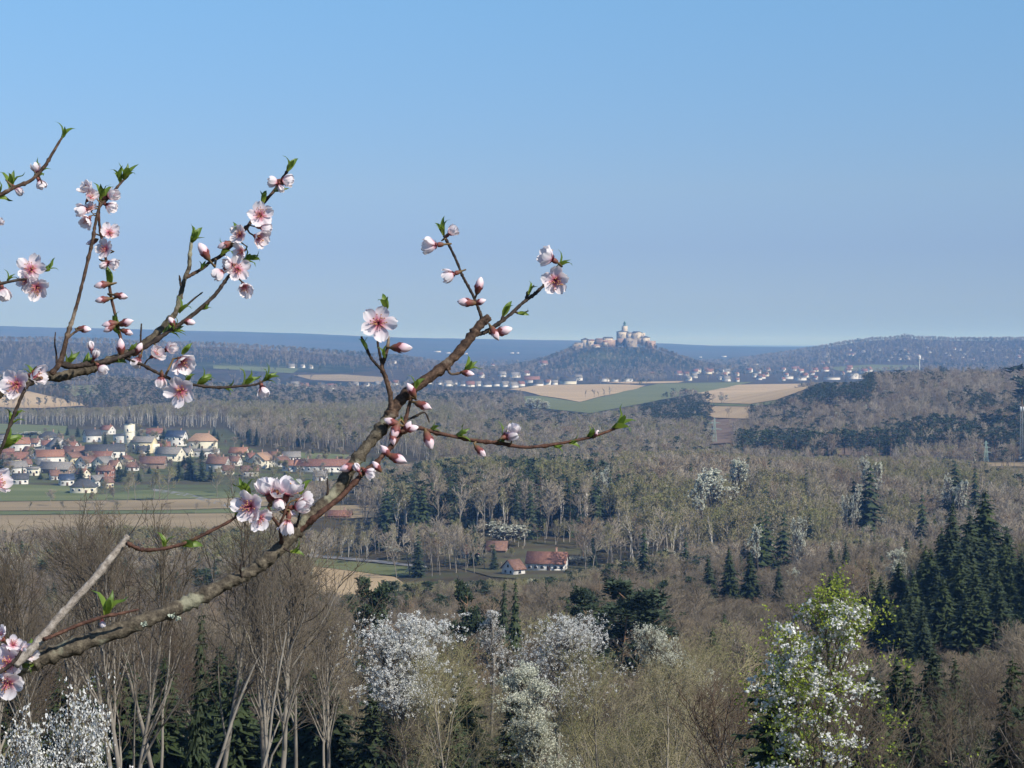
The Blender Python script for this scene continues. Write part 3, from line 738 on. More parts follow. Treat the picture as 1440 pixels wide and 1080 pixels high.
for t in TREES:                     # keep the trees one can point to in view
    z = gz(t['x'], t['d']); px, _ = pix(t['x'], t['d'], z); _, y0 = pix(t['x'], t['d'], z + t['H']); _, y1 = pix(t['x'], t['d'], z)
    w = {SP: .19, PI: .2, BL: .26, BU: .2, BT: .14, PT: .12}[t['kind']] * t['w'] * t['H'] / t['d'] * F
    if t['wpx']: w = t['wpx'] * .5
    low = {SP: .66, PI: .45, BL: .55, BU: .35, BT: .3, PT: .5}[t['kind']]
    if t['d'] > 60: CLEAR.append(([(px - w * .5, y0 - 2), (px + w * .5, y0 - 2), (px + w, y0 + (y1 - y0) * low), (px - w, y0 + (y1 - y0) * low)], t['d'] - 3))
# (polygon of the crown in the picture, nearest, farthest, kinds, height range)
PAINT = [
    ([(560, 640), (860, 640), (880, 700), (800, 745), (540, 745)], 820, 1100, {SP: .42, PI: .12, BT: .34, PT: .12}, (20, 27)),
    ([(840, 630), (1160, 620), (1160, 760), (880, 760)], 700, 1250, {PT: .52, BU: .26, BT: .16, SP: .02, BL: .03}, (18, 24)),
    ([(440, 725), (880, 715), (880, 780), (440, 785)], 780, 900, {PT: .4, BT: .5, BU: .1}, (8, 12)),
    ([(1150, 620), (1330, 630), (1330, 740), (1150, 740)], 600, 1300, {BU: .50, BT: .36, PT: .05, SP: .05, BL: .04}, (13, 18)),
    ([(1040, 583), (1500, 583), (1500, 640), (1040, 640)], 1400, 1560, {PI: .70, SP: .08, BT: .22}, (19, 25)),
    ([(1135, 528), (1228, 524), (1230, 562), (1130, 572)], 1650, 2500, {PI: .85, BT: .15}, (18, 22)),
    ([(1040, 545), (1135, 545), (1130, 600), (1040, 600)], 1500, 2500, {PI: .35, BT: .65}, (15, 19)),
    ([(1330, 558), (1500, 556), (1500, 580), (1330, 582)], 1650, 2200, {PI: .55, BT: .45}, (16, 20)),
    ([(1230, 518), (1330, 518), (1330, 532), (1230, 532)], 1800, 2600, {PI: .4, BT: .6}, (16, 20)),
    ([(1000, 510), (1500, 510), (1500, 600), (1000, 600)], 1600, 2700, {BT: .86, PI: .07, PT: .05, BL: .015}, (14, 19)),
    ([(-200, 545), (640, 555), (640, 640), (-200, 640)], 1700, 2250, {PT: .62, BU: .22, BT: .15, SP: .01}, (18, 24)),
    ([(-200, 515), (490, 515), (490, 570), (-200, 570)], 2250, 3400, {PI: .55, BT: .45}, (14, 18)),
    ([(480, 540), (720, 540), (720, 565), (480, 565)], 2200, 3300, {PI: .5, BT: .5}, (14, 18)),
    ([(900, 545), (1000, 550), (1000, 600), (900, 590)], 1900, 2600, {PI: .8, BT: .2}, (15, 20)),
    ([(700, 575), (810, 570), (810, 620), (700, 625)], 1800, 2500, {PI: .4, BT: .5, PT: .1}, (14, 18)),
    ([(440, 540), (1010, 560), (1010, 650), (440, 640)], 1250, 2500, {BT: .55, BU: .22, PT: .18, PI: .05}, (14, 20)),
    ([(480, 820), (1060, 800), (1060, 1300), (480, 1300)], 60, 190, {BU: .48, BT: .46, PT: .06}, (15, 19)),
    ([(480, 790), (1000, 790), (1000, 880), (480, 880)], 180, 640, {BT: .72, BU: .13, PI: .10, SP: .04, BL: .01}, (12, 16)),
    ([(-200, 640), (480, 640), (480, 1500), (-200, 1500)], 40, 200, {BT: .95, BU: .05}, (17, 22)),
    ([(1200, 860), (1600, 860), (1600, 1400), (1200, 1400)], 60, 220, {BT: .78, SP: .16, BU: .06}, (14, 18)),
    ([(1150, 640), (1600, 640), (1600, 900), (1150, 900)], 200, 560, {BT: .68, SP: .26, PT: .06}, (14, 20)),
    ([(860, 690), (1300, 690), (1300, 900), (860, 900)], 180, 780, {BT: .93, BU: .04, BL: .01, SP: .02}, (13, 17)),
]
def pick(weights, u):
    s = sum(weights.values()); a = 0
    for k, w in weights.items():
        a += w / s
        if u < a: return k
    return k
own = [(t['x'], t['d'], t['kind']) for t in TREES]
def far_from_own(x, d, r):
    return all((x - a) ** 2 + (d - b) ** 2 > r * r for a, b, _ in own)
LIMX = [-300, 0, 150, 300, 400, 440, 480, 520, 640, 760, 1000, 1080, 1200, 1300, 1440, 1700]
LIM = [(130, [720, 725, 705, 690, 725, 790, 840, 875, 900, 930, 905, 930, 950, 950, 930, 920]),
       (330, [735, 735, 715, 705, 735, 800, 820, 835, 850, 858, 862, 868, 890, 885, 862, 840]),
       (480, [750, 750, 745, 745, 760, 820, 832, 832, 832, 815, 812, 830, 790, 762, 745, 730]),
       (720, [750, 750, 745, 745, 752, 800, 815, 818, 816, 812, 758, 745, 712, 700, 680, 675]),
       (1000, [740, 740, 740, 740, 740, 742, 740, 660, 642, 642, 636, 640, 648, 655, 660, 660]),
       (1300, [690, 690, 690, 690, 680, 676, 672, 660, 640, 636, 632, 642, 640, 640, 655, 655]),
       (2300, [572, 573, 572, 560, 560, 562, 565, 560, 556, 570, 560, 560, 524, 522, 522, 522]),
       (9999, [440, 440, 440, 440, 440, 440, 440, 440, 440, 440, 440, 440, 440, 440, 440, 440])]
def limit(px, d):
    for a, row in LIM:
        if d <= a: return float(np.interp(px, LIMX, row))
def wood(d0, d1, step, keep=1.0):
    n = 0
    d = d0
    while d < d1:
        s = step * (1 if d < 1200 else 1 + (d - 1200) / 2400)
        xm = 0.30 * d + 10
        x = -xm
        while x < xm:
            xx, dd = x + RNG.uniform(-.45, .45) * s, d + RNG.uniform(-.45, .45) * s
            x += s
            if RNG.random() > keep: continue
            if dd < 135 and xx / dd * F < -200 and RNG.random() < .5: continue
            z = gz(xx, dd)
            bx, by = pix(xx, dd, z)
            if bx < -260 or bx > 1700: continue
            if any(in_poly(p, bx, by) for p in BASEOPEN): continue
            if d < 190 and not far_from_own(xx, dd, 3.2): continue
            _, cy = pix(xx, dd, z + 11)
            kind, hr = None, (13, 18)
            for poly, a, b, ks, hh in PAINT:
                if a <= dd <= b and in_poly(poly, bx, cy):
                    kind, hr = pick(ks, RNG.random()), hh; break
            if kind is None:
                kind = pick({BT: .78, BU: .08, PT: .05, SP: .05, PI: .04}, RNG.random())
            if kind in (BT, BU, PT) and 190 < dd < 1300:
                pn = float(_wob(xx, dd, 38, 1.7) + .8 * _wob(xx, dd, 90, 5.1))
                kind = BU if pn > 1.05 else PT if pn > .55 else BT if pn < -.5 else kind
            H = RNG.uniform(*hr)
            if kind == BL: H *= .75
            lim = limit(bx, dd) + RNG.random() ** 1.5 * min(30, 7000 / dd) - (7 if 640 < dd < 1000 and bx < 420 else 0)
            H = min(H, at(bx, lim, dd).z - z)
            if H < (5 if dd < 400 else 6): continue
            for fr in (1.0, .8, .6):
                h2 = H * fr; _, ty = pix(xx, dd, z + h2)
                _, my = pix(xx, dd, z + h2 * .6)
                bad = any(dd < dep and (in_poly(p, bx, ty + 1) or in_poly(p, bx, my) or in_poly(p, bx, by)) for p, dep in CLEAR)
                if not bad: break
            if bad: continue
            TREES.append(dict(kind=kind, x=xx, d=dd, H=h2, w=RNG.uniform(.8, 1.5), label=None, group=None, v=None, own=False))
            n += 1
        d += s
    return n
wood(46, 190, 5.4, .92)
wood(190, 640, 6.3)
wood(640, 1250, 7.4)
wood(1250, 2700, 8.4)
# far woods: castle hill, ridges and the far right hill
def far_wood():
    for d0, d1, x0, x1, st in [(2700, 3300, -1300, 1300, 17), (3300, 4200, -1500, 1500, 24), (4200, 4640, -1900, 1900, 20), (4640, 5360, -100, 640, 11), (4640, 5360, -1900, -100, 22), (4640, 5360, 640, 1900, 22), (5400, 7300, 300, 3000, 24), (5400, 7000, -2600, 300, 40)]:
        d = d0
        while d < d1:
            x = x0
            while x < x1:
                xx, dd = x + RNG.uniform(-.5, .5) * st, d + RNG.uniform(-.5, .5) * st
                x += st
                if abs(xx) > .30 * dd: continue
                z = gz(xx, dd)
                bx, by = pix(xx, dd, z)
                if any(in_poly(p, bx, by) for p in BASEOPEN): continue
                if (in_poly(TOWN, bx, by) or in_poly(TOWN2, bx, by)) and RNG.random() < .86: continue
                hillc = abs(xx - 262) < 330 and abs(dd - 5000) < 380
                patch = _wob(xx, dd, 160, 4.0)
                if not hillc and d < 4200 and d > 3300 and patch < .15 and RNG.random() < .9: continue
                kind = pick({BT: .6, PI: .4}, RNG.random()) if hillc else pick({BT: .76, PI: .24}, RNG.random()) if patch < .9 else pick({BT: .3, PI: .7}, RNG.random())
                H = RNG.uniform(9, 15)
                _, ty = pix(xx, dd, z + H)
                if any(dd < dep and (in_poly(p, bx, ty) or in_poly(p, bx, by)) for p, dep in CLEAR): continue
                TREES.append(dict(kind=kind, x=xx, d=dd, H=H, w=RNG.uniform(1.0, 1.6), label=None, group=None, v=None, own=False))
            d += st
far_wood()

# ------------------------------------------------------------------ single trees (largest 300 of each kind) and the rest as woods
CATS = {BT: 'bare tree', BU: 'budding tree', PT: 'slim tree', SP: 'spruce', PI: 'pine', BL: 'blossoming tree'}
LOOK = {BT: "bare brown tree", BU: "olive tree in opening bud", PT: "slim pale stemmed tree", SP: "dark green spruce", PI: "dark green pine", BL: "tree in white blossom"}
def where(t):
    x, d = t['x'], t['d']; px = 720 + F * x / d
    if d < 130:
        return "on the near slope at the left" if px < 470 else "among the blossoming trees at the bottom centre" if px < 1000 else "on the near slope behind the pear at the right"
    if d < 320:
        return "in the second belt of woods at the left" if px < 470 else "in the woods just behind the white blossoming trees" if px < 1000 else "on the lower right slope"
    if d < 700:
        return "in the woods before the brown field" if px < 640 else "in the brown hollow below the farm" if px < 980 else "on the broad wooded slope at the right"
    if d < 1250:
        return "in the wood behind the farm" if px < 860 else "in the light wood right of centre" if px < 1160 else "in the woods below the small pylon"
    if d < 2700:
        return "in the belt of trees behind the village" if px < 560 else "in the valley woods below the green slope" if px < 1030 else "on the pine hill at the right"
    return "on the far wooded hills"
by = {}
for t in TREES: by.setdefault(t['kind'], []).append(t)
def inview(t):
    bx, _ = pix(t['x'], t['d'], gz(t['x'], t['d'])); m = 0.22 * t['H'] * t['w'] / t['d'] * F
    if not (-m < bx < 1440 + m): return False
    _, ty = pix(t['x'], t['d'], gz(t['x'], t['d']) + t['H'])
    return ty < 1075
PERKIND = {BT: 290, BU: 290, PT: 290, SP: 290, PI: 290, BL: 300}
STUFF = {}
def put_tree(t):
    lod = lod_of(t['d'], t['H'] if t['own'] else 99); P = PROTO[(t['kind'], lod)]
    v = t['v'] if t['v'] is not None else RNG.randrange(len(P))
    trm, crm, H0 = P[v % len(P)]
    s = t['H'] / H0; sx = s * t['w'] if t['own'] else s ** .7 * t['w']
    if t.get('wpx'): sx = t['wpx'] / 2 * t['d'] / F / HALF[(t['kind'], lod, v % len(P))]
    z = gz(t['x'], t['d']); rz = RNG.uniform(0, 6.28)
    lb = t['label'] or LOOK[t['kind']] + " " + where(t)
    gp = t['group'] or (LOOK[t['kind']].replace(" tree", " trees", 1) if " tree" in LOOK[t['kind']] else LOOK[t['kind']] + "s") + " " + where(t)
    if trm is None:
        o = link_mesh(t['kind'], crm)
        o.location = (t['x'], t['d'], z); o.rotation_euler = (0, 0, rz)
    else:
        o = empty(t['kind'], (t['x'], t['d'], z), rz)
        link_mesh('trunk', trm, o); link_mesh('crown', crm, o)
    if t['kind'] in (SP, PI, BT): wj = RNG.uniform(.85, 1.25); sx *= wj; o.rotation_euler = (RNG.gauss(0, .025), RNG.gauss(0, .025), rz)
    o.scale = (sx, sx * RNG.uniform(.9, 1.1), s)
    tag(o, lb, CATS[t['kind']], gp)
for kind, L in by.items():
    L.sort(key=lambda t: (not t['own'], not inview(t), t['d'] / t['H']))
    for i, t in enumerate(L):
        if i < PERKIND[kind] and (t['own'] or inview(t)): put_tree(t)
        else: STUFF.setdefault(kind, []).append(t)

# the flowering pear close by on the right, and the white bush at the lower left
def near_tree(name, px, top, d, H0, mbs, mats, label, cat, crownname='crown', extra=(), w=1.0):
    x = (px - 720) / F * d; z = gz(x, d); H = at(px, top, d).z - z
    o = empty(name, (x, d, z)); s = H / H0; o.scale = (s * w, s * w, s)
    tag(o, label, cat)
    tr, cr = mbs
    tr.build('trunk', mats[0], o); cr.build(crownname, mats[1], o)
    for nm, mb, mt in extra: mb.build(nm, mt, o)
    return o
tr, cr, tp = woody(911, 10.0, .085, .22, (26, 7, 4, 1), rt=.006, sides=8, spread=.62, up=.22, lf=.30, top=.5, wob=.10)
H0 = float(np.concatenate(cr.V)[:, 2].max()); g_ = np.random.default_rng(4)
_hi = tp[tp[:, 2] > H0 * .6]; _k = _hi[:, :2].mean(0) / _hi[:, 2].mean()
for _m in (tr, cr): _m.V = [np.column_stack([v[:, 0] - _k[0] * v[:, 2], v[:, 1] - _k[1] * v[:, 2], v[:, 2]]) for v in _m.V]
tp[:, 0] -= _k[0] * tp[:, 2]; tp[:, 1] -= _k[1] * tp[:, 2]
lv, bl = MB(), MB()
hi = tp[tp[:, 2] > H0 * .55]
flakes(lv, hi, 8500, .027, .06, 5, 0)
top = hi[hi[:, 2] > H0 * .78]
flakes(lv, top, 1500, .028, .055, 6, 0)
core = hi[(hi[:, 2] < H0 * .945) & (hi[:, 2] > H0 * .62) & (np.hypot(hi[:, 0], hi[:, 1]) < 1.15)]
cl = core[g_.choice(len(core), 270, replace=False)]
for c in cl:                                   # clusters of white five-petalled flowers
    q = np.repeat(c[None], 9, 0) + g_.normal(0, .055, (9, 3))
    flakes(bl, q, 40, .027, .014, int(g_.integers(1 << 20)), 0)
near_tree('pear_tree', 1148, 800, 30, H0, (tr, cr), (M_TWIG, M_TWIG), "flowering pear with fresh yellow green leaves and white blossom clusters, close at the lower right", "pear tree", 'twigs', (('leaves', lv, M_LEAF), ('blossom', bl, M_WHITE)), w=1.12)
tr, cr, tp = woody(921, 6.0, .05, .12, (18, 8, 5, 2), rt=.006, sides=6, spread=.85, up=.12, lf=.42, stems=4)
H0 = float(np.concatenate(cr.V)[:, 2].max()); bl = MB(); flakes(bl, tp, 30000, .028, .06, 8, 0); lv = MB(); flakes(lv, tp, 3000, .03, .06, 9, 0)
near_tree('blackthorn', 8, 962, 27, H0, (tr, cr), (M_TWIG, M_TWIG), "dense white flowering bush in the lower left corner", "bush", 'twigs', (('blossom', bl, M_WHITE), ('leaves', lv, M_BUD)), w=.58)
def cherry(px, top, d, wp, hp, seed, mat, label, stems=1, n=20000, size=.055):
    """a blossoming tree: crown wp x hp picture pixels, bare stems below"""
    x = (px - 720) / F * d; z = gz(x, d); H = at(px, top, d).z - z; ch = hp / F * d; half = wp / 2 / F * d
    tr, cr, tp = woody(seed, H * .93, .16, max(.35, 1 - (1.9 if stems > 1 else 1.25) * ch / H), (20 if stems > 1 else 15, 9, 6, 2), rt=.012, sides=6, spread=.7, up=.3, wob=.17, lf=half / H * 1.3, stems=1, lean=.02, top=.25 if stems > 1 else .6)
    tx, ty = tp[:, 0].mean(), tp[:, 1].mean(); zb = H - ch
    sc = half / float(np.percentile(np.abs(tp[:, 0] - tx), 97)); zt = tp[:, 2].max()
    def fit(V):
        u = np.clip(V[:, 2] / zb, 0, 1)[:, None] ** 2
        c = (V[:, :2] - np.array([tx, ty])) * (1 + (sc - 1) * u)
        c = c + np.array([tx, ty]) * (1 - u)
        return np.column_stack([c, V[:, 2] * H / zt])
    for m in (tr, cr): m.V = [fit(v) for v in m.V]
    tp = fit(tp); bl = MB(); flakes(bl, tp, int(n * 2.4), size * .68, .055, seed, 0, zmin=zb * .98)
    o = empty('blossoming_tree', (x, d, z), 0); tag(o, label, CATS[BL], "white blossoming trees along the bottom")
    tr.build('trunk', M_BARK, o); cr.build('crown', M_TWIG, o); bl.build('blossom', mat, o)
cherry(570, 862, 104, 150, 125, 31, M_WHITE, "bright white blossoming cherry with umbrella crown and bare forked stems, left of the cream ones", stems=3, n=17000)
cherry(792, 864, 128, 150, 130, 32, M_WHITE, "greyish white blossoming tree with the broadest crown at the bottom centre", n=11000)
cherry(752, 938, 92, 100, 190, 33, M_CREAM, "cream blossoming tree low at the bottom centre, in front of the broad greyish one", n=14000)
cherry(938, 872, 132, 120, 120, 34, M_CREAM, "cream blossoming tree right of the broad greyish white one, half hidden by olive twigs", n=6500)
cherry(692, 856, 165, 40, 75, 35, M_WHITE, "small white blossoming tree peeping up between the cherry and the broad greyish one", n=2500)

M_DEAD = noisy('dead pale wood', (0.22, 0.195, 0.16), (0.34, 0.31, 0.26), 2.0, .9)
# slanting pale dead stems between the grey trunks
for px0, y0, px1, y1, d, lb in [(302, 1085, 354, 935, 62, "pale dead stem slanting to the right between the grey trunks"), (222, 1085, 242, 895, 66, "pale slim dead stem leaning against the drooping spruce"), (366, 1085, 402, 890, 70, "slanting bare stem right of the pale dead one")]:
    a, b = at(px0, y0, d), at(px1, y1, d); a = a + (a - b) * 1.2; zb = gz(a.x, d); 
    if a.z < zb: a = b + (a - b) * ((b.z - zb) / (b.z - a.z))
    o = empty('dead_tree', (a.x, d, gz(a.x, d))); tag(o, lb, "dead tree")
    v = np.array(b - a); mb = MB(); n_ = 8; rg = random.Random(px0)
    P_ = [v * i / n_ + np.array([rg.gauss(0, .06), rg.gauss(0, .06), a.z - o.location.z]) for i in range(n_ + 1)]
    mb.tube(P_, [.085 * (1 - i / 10) + .01 for i in range(n_ + 1)], 6); mb.build('trunk', M_DEAD, o)
    mb = MB()
    for i in range(4, n_ + 1): mb.twig(P_[i], P_[i] + np.array([rg.uniform(-.25, .35), rg.gauss(0, .2), rg.uniform(.2, .8)]), .018)
    mb.build('branches', M_BARK, o)

def scatter(name, mesh_list, items, label, cat):
    """one stuff object: points that carry copies of the tree meshes"""
    me = bpy.data.meshes.new(name)
    n = len(items)
    me.vertices.add(n)
    me.vertices.foreach_set("co", np.array([i[0] for i in items], dtype=np.float32).ravel())
    for an, ty, k in (("pick", 'INT', 1), ("turn", 'FLOAT', 2), ("size", 'FLOAT_VECTOR', 3)):
        a = me.attributes.new(an, ty, 'POINT')
        if ty == 'FLOAT_VECTOR': a.data.foreach_set("vector", np.array([i[k] for i in items], dtype=np.float32).ravel())
        else: a.data.foreach_set("value", np.array([i[k] for i in items], dtype=np.int32 if ty == 'INT' else np.float32))
    o = link_mesh(name, me)
    coll = bpy.data.collections.new(name + "_sources")
    for k, m in enumerate(mesh_list):
        so = bpy.data.objects.new("%s_source_%03d" % (name, k), m); coll.objects.link(so)
    ng = bpy.data.node_groups.new(name, 'GeometryNodeTree')
    ng.interface.new_socket("Geometry", in_out='INPUT', socket_type='NodeSocketGeometry')
    ng.interface.new_socket("Geometry", in_out='OUTPUT', socket_type='NodeSocketGeometry')
    N, L = ng.nodes, ng.links
    gi, go = N.new("NodeGroupInput"), N.new("NodeGroupOutput")
    ci = N.new("GeometryNodeCollectionInfo"); ci.inputs["Collection"].default_value = coll
    ci.inputs["Separate Children"].default_value = True; ci.inputs["Reset Children"].default_value = True
    ip = N.new("GeometryNodeInstanceOnPoints"); ip.inputs["Pick Instance"].default_value = True
    def named(an, ty):
        a = N.new("GeometryNodeInputNamedAttribute"); a.data_type = ty; a.inputs["Name"].default_value = an; return a.outputs["Attribute"]
    L.new(gi.outputs[0], ip.inputs["Points"]); L.new(ci.outputs[0], ip.inputs["Instance"])
    L.new(named("pick", 'INT'), ip.inputs["Instance Index"])
    cx = N.new("ShaderNodeCombineXYZ"); L.new(named("turn", 'FLOAT'), cx.inputs["Z"])
    er = N.new("FunctionNodeEulerToRotation"); L.new(cx.outputs[0], er.inputs[0])
    L.new(er.outputs[0], ip.inputs["Rotation"])
    L.new(named("size", 'FLOAT_VECTOR'), ip.inputs["Scale"])
    L.new(ip.outputs[0], go.inputs[0])
    md = o.modifiers.new("scatter", 'NODES'); md.node_group = ng
    tag(o, label, cat, kind="stuff")
    return o
WOODNAME = {BT: ("bare_woodland", "brown leafless woods covering the slopes and valley"), BU: ("budding_woodland", "olive woods in opening bud between the bare trees"),
            PT: ("pale_stemmed_woodland", "slim pale stemmed woods behind the village and right of centre"), SP: ("spruce_woodland", "dark spruces scattered deep in the woods"),
            PI: ("pine_woodland", "dark pine woods on the pine hill and the far ridges"), BL: ("blossoming_woodland", "white blossoming trees scattered deep in the woods")}
for kind, L in STUFF.items():
    meshes, index = [], {}
    for lod in ('near', 'mid', 'low', 'far'):
        for v, (trm, crm, H0) in enumerate(PROTO[(kind, lod)]):
            for m in ((trm, crm) if trm else (crm,)):
                index.setdefault((lod, v), []).append(len(meshes)); meshes.append(m)
    items = []
    for t in L:
        lod = lod_of(t['d'], t['H'] if t['own'] else 99); v = RNG.randrange(NV[lod]); H0 = PROTO[(kind, lod)][v][2]
        s = t['H'] / H0; sx = s ** .7 * t['w']; rz = RNG.uniform(0, 6.28)
        for k in index[(lod, v)]:
            items.append(((t['x'], t['d'], gz(t['x'], t['d'])), k, rz, (sx, sx, s)))
    scatter(WOODNAME[kind][0], meshes, items, WOODNAME[kind][1], "woods")
# undergrowth on the near slope
bush = []
for v in range(4):
    tr, cr, tp = woody(700 + v, 3.2, .03, .05, (12, 5, 4, 2), rt=.011, sides=4, spread=.8, up=.1, lf=.7, stems=4)
    o = cr.n; cr.V += tr.V; cr.Fc += [[i + o for i in f] for f in tr.Fc]; cr.M += tr.M; cr.n += tr.n
    if v % 2: flakes(cr, tp, 1500, .05, .08, v, 1)
    bush.append(cr.mesh("bush", [M_TWIG, M_BUD]))
items = []
for _ in range(800):
    d = 30 + 150 * RNG.random() ** .8; x = RNG.uniform(-.31, .31) * d * 1.05
    s = RNG.uniform(.6, 1.5)
    items.append(((x, d, gz(x, d) - .1), RNG.randrange(4), RNG.uniform(0, 6.28), (s, s, s)))
scatter("undergrowth", bush, items, "tangled bare and budding undergrowth between the near trunks", "undergrowth")
print("TREES", {k: len(v) for k, v in by.items()}, "stuff", {k: len(v) for k, v in STUFF.items()})
# ------------------------------------------------------------------ buildings
def plaster(name, c, v=0.88):
    return noisy(name, tuple(x * v for x in c), c, 0.6, 0.85, 5, stretch=(1, 1, .5))
W = {'white': plaster("white plaster", (0.74, 0.72, 0.68)), 'cream': plaster("cream plaster", (0.78, 0.73, 0.58)), 'yellow': plaster("yellow plaster", (0.70, 0.61, 0.40)),
     'grey': plaster("grey plaster", (0.48, 0.47, 0.44)), 'brick': noisy("red brick", (0.27, 0.12, 0.085), (0.36, 0.17, 0.12), 2.5, .9), 'wood': noisy("weathered boards", (0.17, 0.13, 0.10), (0.27, 0.21, 0.16), 1.5, .9, stretch=(4, 4, .3)),
     'blue': plaster("pale blue plaster", (0.50, 0.60, 0.72)), 'stone': noisy("castle stone", (0.20, 0.165, 0.13), (0.40, 0.34, 0.27), .12, .95, 6), 'pale stone': noisy("pale castle plaster", (0.35, 0.30, 0.235), (0.60, 0.53, 0.43), .15, .95, 6), 'rosy stone': noisy("rosy castle stone", (0.24, 0.165, 0.125), (0.40, 0.29, 0.22), .15, .95, 6)}
RF = {'red': noisy("red tiles", (0.17, 0.080, 0.060), (0.26, 0.135, 0.10), 1.2, .85, 5), 'orange': noisy("orange tiles", (0.24, 0.115, 0.078), (0.32, 0.175, 0.12), 1.2, .85, 5),
      'brown': noisy("brown tiles", (0.15, 0.085, 0.065), (0.24, 0.14, 0.105), 1.2, .85, 5), 'dark': noisy("dark slate", (0.055, 0.058, 0.065), (0.095, 0.098, 0.105), 1.2, .7, 5),
      'grey': noisy("grey tiles", (0.17, 0.16, 0.15), (0.27, 0.255, 0.24), 1.2, .85, 5), 'blue': noisy("blue slate", (0.035, 0.05, 0.085), (0.06, 0.08, 0.125), 1.0, .4, 3, spec=.5), 'tan': noisy("weathered tan tiles", (0.30, 0.19, 0.125), (0.40, 0.26, 0.175), 1.2, .85, 5)}
M_PANE = noisy("window pane", (0.02, 0.024, 0.03), (0.05, 0.055, 0.065), 1.0, .15, spec=.6)
M_FRAME = noisy("window frame", (0.66, 0.65, 0.62), (0.74, 0.73, 0.70), 2, .6)
M_DOOR = noisy("brown door", (0.10, 0.06, 0.04), (0.16, 0.10, 0.065), 2, .6)
M_CHIM = noisy("chimney brick", (0.28, 0.17, 0.13), (0.40, 0.27, 0.21), 3, .9)
def gable_walls(L, B, h, rh, hip=False):
    """walls with gable tops; ridge along x"""
    mb = MB()
    x, y = L / 2, B / 2
    v = [(-x, -y, -2.5), (x, -y, -2.5), (x, y, -2.5), (-x, y, -2.5), (-x, -y, h), (x, -y, h), (x, y, h), (-x, y, h)]
    f = [(0, 1, 5, 4), (2, 3, 7, 6)]
    if hip: f += [(1, 2, 6, 5), (3, 0, 4, 7)]
    else:
        v += [(-x, 0, h + rh), (x, 0, h + rh)]
        f += [(1, 2, 6, 9, 5), (3, 0, 4, 8, 7)]
    mb.add(v, f); return mb
def roof_mesh(L, B, h, rh, hip=False, ov=0.5, th=0.22):
    mb = MB()
    x, y = L / 2 + ov, B / 2 + ov
    dz = rh * ov / (B / 2)
    e = h - dz + 0.03; r = h + rh + 0.03
    hx = (x - min(x * .98, y)) if hip else x
    lo = [(-x, -y, e), (x, -y, e), (x, y, e), (-x, y, e), (-hx, 0, r), (hx, 0, r)]
    up = [(a, b, c + th) for a, b, c in lo]
    n = 6
    tops = [(0, 1, 5, 4), (2, 3, 4, 5)] + ([(1, 2, 5), (3, 0, 4)] if hip else [])
    f = [tuple(i + n for i in t) for t in tops] + [t[::-1] for t in tops]
    rim = [(0, 1), (2, 3)] + ([(1, 2), (3, 0)] if hip else [(1, 5), (5, 2), (3, 4), (4, 0)])
    f += [(a, b, b + n, a + n) for a, b in rim]
    mb.add(lo + up, f); return mb
def win(parent, c, w, h, face, frame=True):
    """one window: a frame with the dark pane proud of it. face: 'f' front (-y), 'r' right (+x), 'l' left (-x)"""
    mb = MB()
    if face == 'f':
        mb.box((c[0], c[1] - .03, c[2]), (w + .3, .08, h + .3), 0); mb.box((c[0], c[1] - .075, c[2]), (w, .06, h), 1)
    else:
        s = 1 if face == 'r' else -1
        mb.box((c[0] + s * .03, c[1], c[2]), (.08, w + .3, h + .3), 0); mb.box((c[0] + s * .075, c[1], c[2]), (.06, w, h), 1)
    mb.build("window", [M_FRAME, M_PANE], parent)
def house(px, py, wpx, hpx, wall, roof, label, rz=0.0, depth=None, rh=None, hip=False, chim=1, wins=3, floors=1, d=None, cat="house", name="house", group="village houses", door=True, ratio=None):
    """px,py: foot of the house in the picture; wpx/hpx: its width and wall height there; the ridge runs along local x"""
    p = hit(px, py, 600) if d is None else at(px, py, d)
    if d is not None: p.z = gz(p.x, p.y)
    k = p.y / F
    if group == 'village houses': wpx *= 1.03; hpx *= 1.12
    Lr, h = wpx * k, hpx * k
    a = R(rz)
    if abs(math.sin(a)) > .8:            # gable towards the viewer
        B = Lr; L = depth or B * 1.35
    else:
        B = depth or max(7.5, min(10.5, Lr * .65)); L = max(5.0, (Lr - B * abs(math.sin(a))) / max(math.cos(a), .3))
    rh = rh if rh is not None else B * .40
    o = empty(name, (p.x, p.y + B * .4, gz(p.x, p.y)), a)
    tag(o, label, cat, group)
    gable_walls(L, B, h, rh, hip).build("wall", W[wall], o)
    rf = roof_mesh(L, B, h, rh, hip).build("roof", RF[roof], o)
    for c in range(chim):
        mb = MB(); cx = L * (.22 - .5 * c)
        mb.box((cx, B * .12, h + rh * .9 + .3), (.75, .75, rh * .5 + 1.5)); mb.box((cx, B * .12, h + rh * 1.15 + 1.14), (.95, .95, .16))
        mb.build("chimney", M_CHIM, rf)
    wz = h * (.55 if floors == 1 else .28)
    for fl in range(floors):
        z = h * .52 if floors == 1 else h * (.26 + .48 * fl)
        ws = min(1.7, max(1.1, h * .34))
        for i in range(wins):
            x = L * ((i + .5) / wins - .5)
            if door and fl == 0 and i == wins // 2 and wins > 1:
                mb = MB(); mb.box((x, -B / 2 - .04, 1.05), (1.3, .1, 2.1)); mb.build("door", M_DOOR, o); continue
            win(o, (x, -B / 2, z), 1.15, ws * .9, 'f')
        for s, fc in ((1, 'r'), (-1, 'l')):
            for y in (-B * .22, B * .2): win(o, (s * L / 2, y, z), 1.1, ws * .9, fc)
    if not hip and rh > 2.4:
        for s, fc in ((1, 'r'), (-1, 'l')): win(o, (s * L / 2, 0, h + rh * .32), 1.0, 1.1, fc)
    return o
H90 = 90
